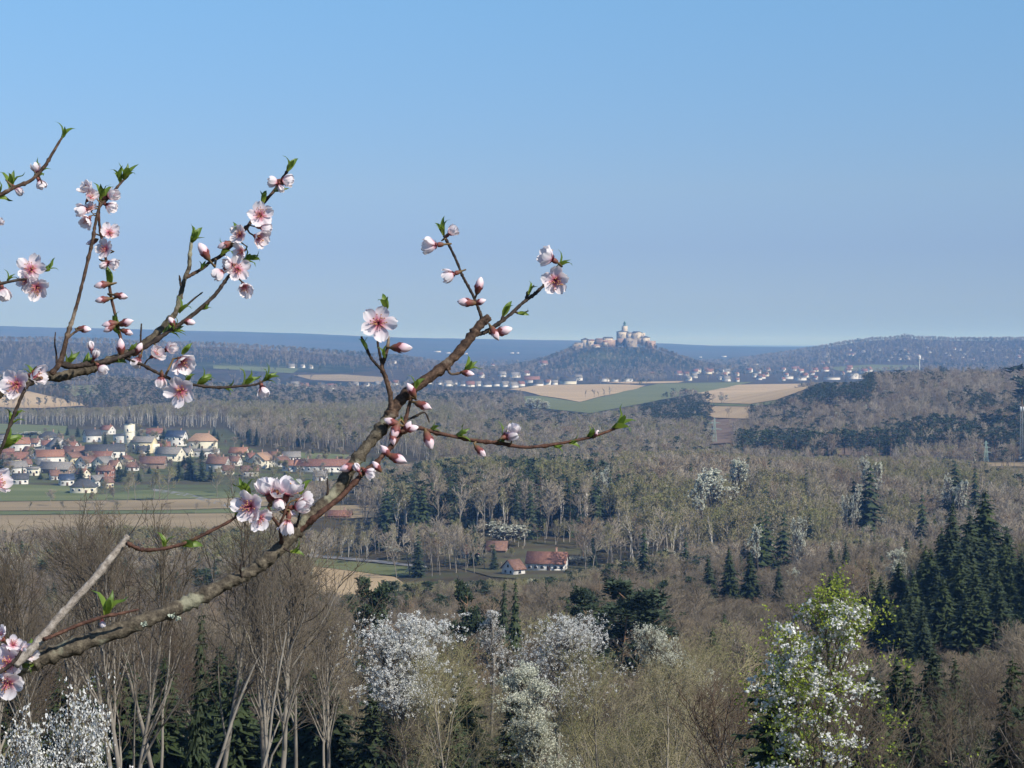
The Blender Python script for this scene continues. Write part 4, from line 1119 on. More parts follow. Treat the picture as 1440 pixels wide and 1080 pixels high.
HOUSES = [
    (128, 622, 27, 9, 'white', 'dark', "white house with dark roof and gable turned right, left of the church", 28, {}),
    (150, 611, 22, 6, 'white', 'red', "red roofed house peeping out behind the white house left of the church", -30, {}),
    (170, 623, 20, 10, 'white', 'dark', "low white modern house with wide dark flat roof directly left of the church tower", 0, dict(rh=1.0, hip=True, floors=1)),
    (216, 618, 24, 8, 'white', 'red', "house with bright red roof behind the church nave", 12, {}),
    (247, 627, 29, 12, 'white', 'blue', "white two storey house with shiny blue roof right of the church", -12, dict(floors=2, wins=3)),
    (283, 631, 44, 10, 'cream', 'tan', "large house with tan hip roof right of the blue roofed one", 8, dict(hip=True, depth=13)),
    (238, 648, 42, 9, 'cream', 'grey', "cream house with grey brown roof and gable turned left below the church", -24, {}),
    (146, 644, 56, 9, 'white', 'dark', "long white building with dark roof in the middle of the village", 14, dict(wins=6)),
    (80, 635, 27, 6, 'white', 'grey', "white gabled house with blank front left of the long white building", -60, dict(wins=0)),
    (64, 631, 17, 5, 'white', 'red', "small red roofed house behind the blank white gable", 20, {}),
    (91, 630, 17, 4, 'white', 'red', "red roof right behind the blank white gable", -20, {}),
    (67, 622, 26, 7, 'white', 'dark', "white bungalow with dark hip roof at the top left of the village", 0, dict(hip=True)),
    (25, 634, 32, 9, 'white', 'orange', "white house with orange roof at the upper left end of the village", 25, {}),
    (18, 654, 40, 8, 'yellow', 'red', "long yellow building with red roof at the left edge", 4, dict(wins=5, cat='building')),
    (68, 653, 42, 10, 'white', 'orange', "white house with orange roof in the left half of the village", 22, {}),
    (101, 652, 17, 8, 'yellow', 'brown', "yellow gabled house beside the orange roofed white one", 62, {}),
    (104, 643, 34, 6, 'grey', 'brown', "house with big dark brown roof behind the yellow gable", -8, {}),
    (78, 666, 50, 6, 'wood', 'grey', "long grey roofed barn of weathered boards in front of the orange roofed house", -16, dict(cat='barn', chim=0, wins=4)),
    (120, 658, 20, 7, 'white', 'brown', "white gable with brown roof between the yellow gable and the red roofs", 66, {}),
    (142, 650, 30, 6, 'white', 'red', "house with red roof in the centre of the village", -6, {}),
    (144, 659, 21, 7, 'cream', 'grey', "cream gabled house with grey roof in front of the central red roof", 68, {}),
    (176, 653, 13, 6, 'yellow', 'brown', "small yellow gabled house below the church", 70, {}),
    (147, 675, 24, 12, 'brick', 'brown', "red brick house with brown roof at the lower edge of the village", -10, dict(floors=2, chim=1)),
    (214, 659, 36, 7, 'wood', 'brown', "long brown roofed barn below the church", -3, dict(cat='barn', chim=0, wins=2)),
    (22, 667, 30, 9, 'white', 'grey', "white house with grey roof at the lower left", 30, {}),
    (27, 681, 24, 7, 'white', 'dark', "white house with dark roof nearest the grass at the lower left", 12, {}),
    (46, 669, 16, 9, 'cream', 'grey', "cream garage with dark door openings beside the lower left houses", 0, dict(rh=.8, chim=0, wins=4)),
    (92, 683, 23, 8, 'white', 'blue', "white house with blue roof at the front edge of the village", 20, {}),
    (116, 694, 36, 9, 'cream', 'dark', "cream house with dark hip roof at the front edge of the village", 4, dict(hip=True, wins=4)),
    (135, 684, 16, 8, 'white', 'grey', "white gabled house behind the dark hip roof at the front edge", 58, {}),
    (149, 687, 14, 8, 'yellow', 'brown', "yellow house right of the front white gable", 40, {}),
    (286, 643, 40, 8, 'white', 'grey', "long low white building behind the firs", 0, dict(rh=1.2, wins=6, chim=0, cat='building')),
    (335, 642, 26, 5, 'cream', 'orange', "house with bright orange red roof behind bare trees on the right of the village", -8, {}),
    (306, 664, 32, 11, 'grey', 'brown', "house with brown roof and grey white walls right of the firs", -14, {}),
    (367, 658, 24, 10, 'cream', 'tan', "cream gabled house with tan roof behind the blossom cluster", 72, dict(floors=2)),
    (409, 663, 24, 8, 'white', 'orange', "white house with orange roof at the left end of the long red roof", -22, {}),
    (455, 664, 80, 8, 'white', 'red', "very long white building with red brown roof right of the village", 1, dict(wins=10, chim=2, cat='building')),
    (409, 647, 26, 4, 'white', 'grey', "low grey white shed behind the long red roof", 10, dict(chim=0, cat='shed')),
    (576, 661, 36, 5, 'cream', 'tan', "cream low building under the main branch right of the village", 0, dict(wins=5, chim=0, rh=1.0, cat='building')),
    (350, 670, 26, 7, 'grey', 'brown', "grey house half hidden by bare trees behind the blossom cluster", 15, {}),
    (450, 676, 18, 6, 'white', 'grey', "small white house below the long red roof", 0, {}),
    (385, 648, 22, 6, 'white', 'brown', "white house between the dark conifers and the tan gabled house", -30, {}),
    (200, 638, 16, 4, 'white', 'dark', "white annex with dark roof below the church wall", 0, dict(chim=0)),
    (54, 645, 14, 7, 'blue', 'grey', "pale blue gabled shed beside the orange roofed white house", 62, dict(chim=0, wins=1)),
    (476, 729, 36, 4, 'brick', 'red', "low red barn with red roof in the tan field", -2, dict(chim=1, depth=6, wins=2, cat='barn', group='farm buildings')),
]
for px, py, wp, hp, wl_, rf_, rz in [(8, 644, 22, 6, 'white', 'red', 15), (40, 641, 18, 6, 'cream', 'brown', -25), (36, 659, 16, 6, 'white', 'brown', 30), (60, 660, 18, 6, 'cream', 'grey', 10), (100, 634, 18, 6, 'white', 'red', -15), (125, 650, 16, 5, 'white', 'brown', 20), (160, 661, 18, 6, 'cream', 'brown', -20), (165, 636, 18, 6, 'white', 'dark', 12),
        (185, 662, 20, 5, 'white', 'brown', 8), (115, 673, 20, 6, 'cream', 'red', -30), (75, 675, 18, 6, 'white', 'brown', 24), (230, 634, 18, 6, 'white', 'red', 16), (262, 643, 18, 6, 'cream', 'grey', -20), (300, 652, 18, 6, 'white', 'red', 14), (330, 655, 18, 6, 'white', 'brown', -16), (352, 650, 15, 6, 'cream', 'red', 30), (395, 656, 17, 6, 'white', 'brown', 62), (320, 668, 18, 6, 'cream', 'brown', 10), (6, 624, 18, 6, 'white', 'grey', 20), (48, 628, 16, 5, 'white', 'brown', -10)]:
    HOUSES.append((px, py, wp, hp, wl_, rf_, "small %s house with %s roof squeezed between the larger village houses" % (wl_, rf_), rz, dict(wins=3)))
for px, py, wp, hp, wl_, rf_, lb, rz, kw in HOUSES:
    kw = dict(kw); kw.setdefault('cat', 'house'); nm = kw['cat']
    house(px, py, wp, hp, wl_, rf_, lb, rz, name=nm, **kw)
# the farm in the valley
house(770, 803, 60, 11.5, 'white', 'red', "white farmhouse with long rusty red roof in the valley", -10, depth=9, floors=1, wins=6, group="farm buildings", name="farmhouse", cat="farmhouse")
house(661, 786, 26, 8, 'white', 'red', "small white farm cottage with red roof left of the farmhouse", 14, floors=1, wins=3, group="farm buildings", name="cottage", cat="cottage")
house(722, 809, 20, 9, 'white', 'brown', "white gabled shed with brown roof between cottage and farmhouse", 38, chim=0, wins=1, group="farm buildings", name="shed", cat="shed")
house(699, 778, 30, 5, 'wood', 'brown', "dark board barn behind the white gabled shed", -6, chim=0, wins=0, door=False, group="farm buildings", name="barn", cat="barn")
# village church
p = hit(200, 636, 600); k = p.y / F
ch = empty("church", (p.x, p.y, gz(p.x, p.y)), R(-14))
tag(ch, "yellow village church with white tower and dark pointed spire", "church")
nl, nb, nh = 32 * k, 9.5, 15 * k
mb = gable_walls(nl, nb, nh, 7 * k); mb.V = [v + np.array([3 * k, 0, 0]) for v in mb.V]; mb.build("wall", W['yellow'], ch)
mb = roof_mesh(nl, nb, nh, 7 * k, ov=.4); mb.V = [v + np.array([3 * k, 0, 0]) for v in mb.V]; mb.build("roof", RF['grey'], ch)
mb = MB(); mb.cone((3 * k + nl / 2, 0, -2), 3.6, 3.6, nh * .8 + 2, 10); mb.build("apse", W['cream'], ch)
tx = 3 * k - nl / 2 - 2.9
mb = MB(); mb.box((tx, -.5, 20 * k - 1), (6.0, 6.0, 40 * k + 2))
for z in (18 * k, 29 * k, 40 * k): mb.box((tx, -.5, z + .0), (6.4, 6.4, .35))
tw = mb.build("tower", W['cream'], ch)
mb = MB(); mb.cone((tx, -.5, 40 * k + .2), 3.9, 1.3, 3.2, 8, rot=R(22.5)); mb.cone((tx, -.5, 40 * k + 3.4), 1.3, .9, 1.6, 8, rot=R(22.5)); mb.cone((tx, -.5, 40 * k + 5.0), .95, .06, 5.2, 8, rot=R(22.5))
sp = mb.build("spire", RF['dark'], tw)
mb = MB(); mb.box((tx, -.5, 40 * k + 11), (.16, .16, 2.2)); mb.box((tx, -.5, 40 * k + 11.3), (.9, .16, .16)); mb.build("cross", M_FRAME, ch)
for z in (8 * k, 22 * k, 31 * k): win(ch, (tx, -3.5, z), 1.0, 2.0 if z > 25 * k else 1.3, 'f')
for i in range(4): win(ch, (3 * k + nl * ((i + .5) / 4 - .5), -nb / 2, nh * .52), 1.2, 3.0, 'f')

# ------------------------------------------------------------------ the castle on its hill
def cb(px, py):                      # picture point on the castle's plane
    return at(px, py, 5000.0)
KC = 5000.0 / F
castle = empty("castle", (cb(868, 488).x, 5000, gz(cb(868, 488).x, 5000)))
tag(castle, "ruined stone castle with white keep and green spired tower on its round hill", "castle")
C0 = castle.location.copy()
def cbox(name, x0, x1, ytop, ybot, mat, dy=0, dp=14, parent=None, rz=0.0, roof=None, rh=0.0, hip=False, ridge='x'):
    """castle block given by its picture edges; dy: metres in front (-) or behind (+)"""
    w = (x1 - x0) * KC; a = cb((x0 + x1) / 2, ytop); b = cb((x0 + x1) / 2, ybot)
    mb = MB(); h = a.z - b.z
    mb.box((a.x - C0.x, dy + dp / 2, (a.z + b.z) / 2 - C0.z - 3), (w, dp, h + 6), rz=rz)
    o = mb.build(name, mat, parent or castle)
    if roof:
        L, B = (w, dp) if ridge == 'x' else (dp, w)
        r = roof_mesh(L, B, 0, rh, hip, ov=.8, th=.5)
        V = np.concatenate(r.V)
        if ridge == 'y': V = V[:, [1, 0, 2]] * np.array([1, -1, 1])
        cs, sn = math.cos(rz), math.sin(rz)
        V = np.stack([V[:, 0] * cs - V[:, 1] * sn, V[:, 0] * sn + V[:, 1] * cs, V[:, 2]], 1)
        r.V = [V + np.array([a.x - C0.x, dy + dp / 2, a.z - C0.z])]
        if not hip:                   # gable walls under the roof
            g = gable_walls(L, B, 0.02, rh); G = np.concatenate(g.V); G[:, 2] = np.maximum(G[:, 2], -.6)
            if ridge == 'y': G = G[:, [1, 0, 2]] * np.array([1, -1, 1])
            G = np.stack([(G[:, 0] * cs - G[:, 1] * sn) * .995, (G[:, 0] * sn + G[:, 1] * cs) * .995, G[:, 2]], 1)
            g.V = [G + np.array([a.x - C0.x, dy + dp / 2, a.z - C0.z])]; g.build("gable", mat, o)
        r.build("roof", roof, o)
    return o
T = R(34)
PSn, SSn, RSn = W['pale stone'], W['stone'], W['rosy stone']
tw = cbox("tower", 876.2, 882.0, 458.3, 475, PSn, 14, 11, rz=R(38))
mb = MB(); c = cb(879.1, 458.3)
mb.cone((c.x - C0.x, 19.5, c.z - C0.z), 5.6, 3.6, 2.0, 8); mb.cone((c.x - C0.x, 19.5, c.z - C0.z + 2), 3.2, 3.0, 4.0, 8); mb.cone((c.x - C0.x, 19.5, c.z - C0.z + 6), 3.7, .25, 7.5, 8)
M_COP = noisy("green copper", (0.08, 0.15, 0.13), (0.14, 0.23, 0.19), .5, .6)
mb.build("spire", M_COP, tw)
cbox("palace", 869, 883, 466.5, 475.5, PSn, 8, 18, rz=T, roof=RF['dark'], rh=3.2, hip=True)
cbox("connecting_wing", 882, 892, 468.6, 475.5, PSn, 10, 14, rz=T, roof=RF['grey'], rh=2.6)
cbox("gabled_hall", 889, 902, 468.5, 475.5, PSn, 4, 22, rz=T, roof=RF['dark'], rh=4.5, ridge='y')
cbox("ruined_wing", 899, 907, 468, 475, PSn, 12, 12, rz=T)
cbox("bastion", 879, 893.5, 475.8, 492.5, SSn, -22, 26, rz=R(20))
mb = MB(); c = cb(886, 475.8)
for i in range(9): mb.box((c.x - C0.x + (i - 4) * 2.7, -21.6 + abs(i - 4) * .0, c.z - C0.z + .5), (1.4, 1.2, 1.6))
mb.build("battlement", SSn, castle)
cbox("curtain_wall", 868, 880, 476, 483, RSn, -6, 6, rz=R(6))
cbox("curtain_wall", 892, 910, 475.4, 481, SSn, 0, 6, rz=R(-4))
cbox("round_tower", 902.5, 912.5, 474.5, 482, PSn, -2, 15, rz=T, roof=RF['dark'], rh=3.4, hip=True)
cbox("lower_bastion", 909, 920, 479.5, 489, RSn, -12, 18, rz=R(28))
cbox("curtain_wall", 838, 868, 478, 485, RSn, -4, 5, rz=R(3))
cbox("gate_building", 849, 862, 475.5, 481, PSn, 6, 12, rz=T, roof=RF['dark'], rh=2.8)
cbox("gate_building", 838, 848, 477.5, 482.5, PSn, 0, 12, rz=T, roof=RF['brown'], rh=2.6)
cbox("outer_ward_house", 826, 836, 479, 486, PSn, -4, 12, rz=T, roof=RF['brown'], rh=2.8)
cbox("outer_ward_house", 832, 843, 486, 491, PSn, -26, 9, rz=T, roof=RF['tan'], rh=2.4)
cbox("outer_ward_house", 848, 854, 481, 484, PSn, -12, 9, rz=T, roof=RF['red'], rh=2.0)
cbox("gate_tower", 818.5, 827.5, 477.6, 486.5, PSn, -2, 14, rz=R(30), roof=RF['dark'], rh=3.8, hip=True)
cbox("curtain_wall", 808, 820, 482, 490, SSn, -2, 6, rz=R(-10))
cbox("outer_bastion", 806, 812, 484, 493, SSn, -14, 12, rz=R(25))
cbox("retaining_wall", 818, 826, 492, 496, SSn, -40, 6, rz=R(12))
# small dark window openings
for (px, py, dy) in [(872, 470.5, 3), (875, 470.5, 2.2), (896, 472, -1), (905, 471, 8), (883, 480, -25.2), (889, 480, -23.2), (884, 484, -25.2), (831, 482, -7), (855, 478, 3)]:
    a = cb(px, py); mb = MB(); mb.box((a.x - C0.x, dy - .4, a.z - C0.z), (1.6, 2.0, 2.4)); mb.build("window", M_PANE, castle)

# ------------------------------------------------------------------ far houses: a few pixels each
FARMESH = {}
def far_house(px, py, w, h, wall, roof, label, group, d0=2600, rz=None, rh=None, z0=None):
    p = hit(px, py, d0)
    if p is None: return
    k = p.y / F; L = w * k; B = max(6.0, min(12.0, L * .7)); hh = max(2.6, h * k * .75)
    mb = gable_walls(L, B, hh, rh if rh is not None else B * .55)
    r = roof_mesh(L, B, hh, rh if rh is not None else B * .55, ov=.4, th=.3)
    o = mb.n; mb.V += r.V; mb.Fc += [[i + o for i in f] for f in r.Fc]; mb.M += [1] * len(r.Fc); mb.n += r.n
    ob = mb.build("house", [W[wall], RF[roof]])
    ob.location = p; ob.rotation_euler = (0, 0, R(rz if rz is not None else RNG.choice((-30, -15, 10, 20, 35, 60))))
    tag(ob, label, "house", group)
far_house(850, 536.5, 14, 5, 'white', 'grey', "left part of the long flat white building at the foot of the castle hill", "long white buildings", rz=0, rh=.8)
far_house(865, 536.5, 10, 3.6, 'white', 'grey', "low middle part of the long white building at the foot of the castle hill", "long white buildings", rz=0, rh=.8)
far_house(882, 536.5, 16, 5, 'white', 'grey', "right part of the long flat white building at the foot of the castle hill", "long white buildings", rz=0, rh=.8)
far_house(799, 540, 23, 6, 'cream', 'dark', "cream farm building with dark roof left of the long white buildings", "town houses", rz=-8)
far_house(813, 535, 11, 5, 'white', 'grey', "white house behind the cream farm building below the castle", "town houses", rz=20)
far_house(748, 538, 22, 5, 'white', 'red', "house with wide dark red roof left of the castle hill", "town houses", rz=5)
far_house(757, 543, 14, 5, 'white', 'dark', "white fronted house below the wide dark red roof", "town houses", rz=-5)
far_house(764, 514, 12, 4, 'white', 'red', "white house on the left flank of the castle hill", "town houses", d0=4000, rz=25)
far_house(693, 520, 5, 9, 'white', 'red', "slim white church tower in the town left of the castle", "town houses", d0=3800, rz=0, rh=3)
far_house(688, 522, 12, 4, 'white', 'dark', "white church nave beside the slim white tower", "town houses", d0=3800, rz=0)
for px, py, w, r in [(618, 541, 9, 'dark'), (630, 543, 12, 'grey'), (640, 541, 9, 'dark'), (650, 543, 11, 'dark'), (661, 544, 12, 'red'), (672, 543, 9, 'grey'), (684, 544, 13, 'dark'), (698, 543, 11, 'dark'), (710, 544, 12, 'grey'), (722, 545, 12, 'grey'), (733, 543, 9, 'red'), (602, 540, 10, 'red'), (590, 539, 8, 'grey'), (770, 541, 10, 'brown'), (724, 531, 14, 'grey'), (740, 528, 9, 'red'), (706, 530, 11, 'grey'), (676, 531, 9, 'red'), (780, 541, 8, 'grey')]:
    far_house(px, py, w, 4.5, 'white', r, "white house with %s roof in the row left of the castle" % {'dark': 'dark', 'grey': 'grey', 'red': 'red', 'brown': 'brown'}[r], "town houses left of the castle, %s roofs" % r)
for px, py, w, r in [(415, 544, 12, 'grey'), (428, 546, 12, 'brown'), (440, 549, 11, 'red'), (452, 545, 10, 'dark'), (466, 547, 12, 'red'), (500, 543, 8, 'grey'), (514, 544, 10, 'dark'), (530, 543, 10, 'grey'), (545, 543, 10, 'red'), (556, 541, 9, 'red'), (388, 556, 12, 'grey'), (398, 560, 9, 'grey')]:
    far_house(px, py, w, 4, 'grey' if r == 'grey' else 'white', r, "small house with %s roof in the hamlet behind the forked twig" % r, "hamlet houses, %s roofs" % r)
rr = random.Random(21)
for i in range(50):
    px = rr.gauss(rr.choice((965, 1010, 1075, 1120)), 16) if i < 40 else rr.uniform(1140, 1225); py = rr.uniform(521, 537) - (2 if px > 1140 else 0)
    r = rr.choice(('red', 'red', 'orange', 'grey', 'dark'))
    far_house(px, py, rr.uniform(5, 10), rr.uniform(2.5, 4.5), 'white' if rr.random() < .8 else 'cream', r, "small pale house with %s roof in the town right of the castle" % r, "town houses right of the castle, %s roofs" % r, d0=3000)
far_house(1200, 533, 12, 10, 'white', 'grey', "tall white block behind the pines right of the tan fields", "town blocks", d0=2800, rz=15, rh=.8)
far_house(1170, 534, 22, 4, 'white', 'grey', "long low white hall left of the tall white block", "town blocks", d0=2800, rz=0, rh=.8)
far_house(1108, 533, 14, 5, 'white', 'grey', "white hall beyond the right tan field", "town blocks", d0=3000, rz=0, rh=.8)
far_house(1126, 535, 15, 5, 'white', 'grey', "white hall right of its twin beyond the right tan field", "town blocks", d0=3000, rz=0, rh=.8)
for i in range(46):
    t = rr.random()
    px = rr.uniform(1150, 1445); py = np.interp(px, [1150, 1250, 1440], [506, 500, 497]) + rr.uniform(-10, 10)
    far_house(px, py, rr.uniform(2.5, 4.5), rr.uniform(1.2, 2.2), 'white', rr.choice(('grey', 'red')), "white speck of a house among the woods of the far right hill", "houses on the far right hill", d0=5600)
for px, py, w in [(630, 497, 7), (640, 498, 6), (655, 498, 5), (1018, 502, 7), (985, 503, 4), (1050, 511, 12), (1062, 513, 10), (720, 497, 6), (728, 497, 4), (615, 495, 10)]:
    far_house(px, py, w, 1.8, 'white', 'grey', "tiny white building far out on the blue plain", "buildings far out on the plain", d0=6000, rz=0, rh=1)
for px, py, w in [(410, 518, 9), (425, 518, 7), (437, 519, 6), (540, 510, 5), (555, 512, 4), (1302, 527, 6), (1312, 530, 5), (1352, 533, 6), (1385, 538, 5), (1325, 524, 7)]:
    far_house(px, py - 1, w, 2.5, 'white', 'grey', "small white house at the edge of the far woods", "small houses at the far woods", d0=2700)

# ------------------------------------------------------------------ pylons and masts
M_STEEL = noisy("galvanised steel", (0.25, 0.28, 0.28), (0.36, 0.39, 0.38), .8, .5, metal=.2)
M_GSTEEL = noisy("green painted steel", (0.30, 0.42, 0.38), (0.40, 0.52, 0.47), .8, .6)
M_WCAP = noisy("white painted steel", (0.72, 0.72, 0.72), (0.80, 0.80, 0.80), .8, .5)
def lattice(mb, w0, w1, H, n, t):
    c = []
    for i in range(n + 1):
        u = (i / n) ** .9; w = (w0 + (w1 - w0) * u) / 2; z = H * u
        c.append([np.array([sx * w, sy * w, z]) for sx, sy in ((-1, -1), (1, -1), (1, 1), (-1, 1))])
    for k in range(4):
        mb.tube([r[k] for r in c], [t] * (n + 1), 4)
        for i in range(n):
            a, b = c[i], c[i + 1]; k2 = (k + 1) % 4
            mb.tube([a[k], b[k2]], [t * .6] * 2, 3); mb.tube([a[k2], b[k]], [t * .6] * 2, 3); mb.tube([b[k], b[k2]], [t * .6] * 2, 3)
def pylon(px, py, top, d, arms, label, mat, w0=3.2, t=.16):
    x = (px - 720) / F * d; z = gz(x, d); H = at(px, top, d).z - z
    o = empty("power_pylon", (x, d, z)); tag(o, label, "pylon", "power pylons")
    mb = MB(); lattice(mb, w0, .5, H, 9, t); mb.build("mast", mat, o)
    for zf, w in arms:
        mb = MB(); w *= H
        mb.tube([(-w, 0, H * zf), (0, -.3, H * zf + .9), (w, 0, H * zf)], [t * .5, t, t * .5], 4); mb.tube([(-w, 0, H * zf), (0, 0, H * zf), (w, 0, H * zf)], [t * .6, t, t * .6], 4)
        mb.build("cross_arm", mat, o)
pylon(1387, 652, 620, 1400, [(.45, .26), (.68, .22), (.88, .13)], "small pale green lattice pylon before the dark pines at the right", M_GSTEEL)
pylon(1005, 622, 588, 1750, [(.55, .30), (.80, .24)], "pale lattice pylon in the cutting below the tan fields", M_GSTEEL, 3.5, .18)
x = (1437 - 720) / F * 1400; z = gz(x, 1400); H = at(1437, 572, 1400).z - z
o = empty("radio_mast", (x, 1400, z)); tag(o, "tall grey lattice radio mast with white antennas at the right edge", "mast")
mb = MB(); lattice(mb, 2.4, 1.2, H, 16, .075); mb.build("lattice", M_STEEL, o)
for a in range(3):
    mb = MB(); mb.box((math.cos(a * 2.1) * 1.3, math.sin(a * 2.1) * 1.3, H - 1.6), (.5, .5, 3.4)); mb.build("antenna", M_WCAP, o)
mb = MB(); mb.box((0, 0, 1.2), (3.6, 3.0, 2.6)); mb.build("cabin", W['grey'], o)
x = (1293 - 720) / F * 2500; z = gz(x, 2500); H = at(1293, 500, 2500).z - z
o = empty("water_tower", (x, 2500, z)); tag(o, "slim tower with white head above the pine hill ridge", "tower")
mb = MB(); mb.cone((0, 0, -1), 1.1, .7, H - 4, 8); mb.build("shaft", M_STEEL, o)
mb = MB(); mb.cone((0, 0, H - 5.5), .7, 1.9, 2.2, 10); mb.cone((0, 0, H - 3.3), 1.9, 1.8, 2.2, 10); mb.cone((0, 0, H - 1.1), 1.8, .1, 2.4, 10); mb.build("head", M_WCAP, o)
# ------------------------------------------------------------------ the peach tree in front of the camera
def bark_mat(name, c1, c2, c3, lich=0.0, cl=(0.34, 0.35, 0.27)):
    m, n, l, b = new_mat(name)
    tc = n.new("ShaderNodeTexCoord")
    nz = n.new("ShaderNodeTexNoise"); nz.inputs["Scale"].default_value = 160; nz.inputs["Detail"].default_value = 6; nz.inputs["Roughness"].default_value = .7
    n2 = n.new("ShaderNodeTexNoise"); n2.inputs["Scale"].default_value = 42; n2.inputs["Detail"].default_value = 4
    l.new(tc.outputs["Object"], nz.inputs[0]); l.new(tc.outputs["Object"], n2.inputs[0])
    cr = n.new("ShaderNodeValToRGB"); e = cr.color_ramp.elements; e.new(.5)
    for k, (p, c) in enumerate(((.36, c1), (.52, c2), (.70, c3))): e[k].position = p; e[k].color = (*c, 1)
    l.new(nz.outputs[0], cr.inputs[0])
    out = cr.outputs[0]
    if lich:
        r2 = n.new("ShaderNodeValToRGB"); r2.color_ramp.elements[0].position = .60 - lich * .1; r2.color_ramp.elements[1].position = .68 - lich * .1
        l.new(n2.outputs[0], r2.inputs[0])
        mx = n.new("ShaderNodeMix"); mx.data_type = 'RGBA'; l.new(r2.outputs[0], mx.inputs[0]); l.new(out, mx.inputs[6]); mx.inputs[7].default_value = (*cl, 1); out = mx.outputs[2]
    l.new(out, b.inputs["Base Color"]); b.inputs["Roughness"].default_value = .75; b.inputs["Specular IOR Level"].default_value = .3
    bp = n.new("ShaderNodeBump"); bp.inputs["Strength"].default_value = 1.0; bp.inputs["Distance"].default_value = .002
    l.new(nz.outputs[0], bp.inputs["Height"]); l.new(bp.outputs[0], b.inputs["Normal"])
    return m
B_OLD = bark_mat("old peach bark", (0.035, 0.028, 0.021), (0.095, 0.078, 0.055), (0.20, 0.17, 0.12), .35, (0.26, 0.25, 0.175))
B_BRN = bark_mat("brown peach bark", (0.026, 0.016, 0.012), (0.075, 0.044, 0.029), (0.17, 0.11, 0.072), .12, (0.24, 0.19, 0.14))
B_RED = bark_mat("young reddish bark", (0.04, 0.02, 0.015), (0.095, 0.044, 0.03), (0.16, 0.085, 0.055))
B_GRY = bark_mat("weathered grey wood", (0.16, 0.135, 0.11), (0.33, 0.285, 0.24), (0.50, 0.45, 0.39))
B_DRK = bark_mat("dark twig bark", (0.018, 0.014, 0.012), (0.045, 0.032, 0.026), (0.10, 0.072, 0.056))

def attr_mat(name, stops, rough=.55, trans=.35, noise=.12, spec=.25):
    """colour runs along the petal or leaf (attribute 'along'), with fine noise"""
    m, n, l, b = new_mat(name)
    at_ = n.new("ShaderNodeAttribute"); at_.attribute_name = "along"
    nz = n.new("ShaderNodeTexNoise"); nz.inputs["Scale"].default_value = 260; nz.inputs["Detail"].default_value = 3
    tc = n.new("ShaderNodeTexCoord"); l.new(tc.outputs["Object"], nz.inputs[0])
    ad = n.new("ShaderNodeMath"); ad.operation = 'MULTIPLY_ADD'; ad.inputs[1].default_value = noise; l.new(nz.outputs[0], ad.inputs[0]); l.new(at_.outputs["Fac"], ad.inputs[2])
    cr = n.new("ShaderNodeValToRGB"); e = cr.color_ramp.elements
    while len(e) < len(stops): e.new(.5)
    for k, (p, c) in enumerate(stops): e[k].position = p; e[k].color = (*c, 1)
    l.new(ad.outputs[0], cr.inputs[0])
    l.new(cr.outputs[0], b.inputs["Base Color"]); b.inputs["Roughness"].default_value = rough; b.inputs["Specular IOR Level"].default_value = spec
    tr = n.new("ShaderNodeBsdfTranslucent"); l.new(cr.outputs[0], tr.inputs["Color"])
    ms = n.new("ShaderNodeMixShader"); ms.inputs[0].default_value = trans
    l.new(b.outputs[0], ms.inputs[1]); l.new(tr.outputs[0], ms.inputs[2]); l.new(ms.outputs[0], n["Material Output"].inputs["Surface"])
    return m
P_PET = attr_mat("pale pink petals", [(0.10, (0.66, 0.13, 0.20)), (0.26, (0.80, 0.42, 0.49)), (0.46, (0.87, 0.72, 0.76)), (0.90, (0.89, 0.84, 0.85))], rough=.75, spec=.1, trans=.4, noise=.2)
P_BUD = attr_mat("pink bud", [(0.05, (0.42, 0.07, 0.11)), (0.30, (0.76, 0.36, 0.42)), (0.55, (0.86, 0.62, 0.66)), (1.0, (0.88, 0.76, 0.78))], trans=.2)
P_CAL = attr_mat("reddish calyx", [(0.0, (0.15, 0.12, 0.05)), (0.5, (0.17, 0.075, 0.05)), (1.0, (0.22, 0.065, 0.06))], trans=.1)
P_STA = attr_mat("pink stamens", [(0.0, (0.55, 0.12, 0.18)), (0.7, (0.68, 0.26, 0.33)), (0.9, (0.50, 0.20, 0.10)), (1.0, (0.55, 0.30, 0.12))], trans=.1)
P_LEAF = attr_mat("young peach leaves", [(0.0, (0.34, 0.40, 0.08)), (0.5, (0.20, 0.29, 0.045)), (1.1, (0.085, 0.16, 0.03))], trans=.4, rough=.45, spec=.4)

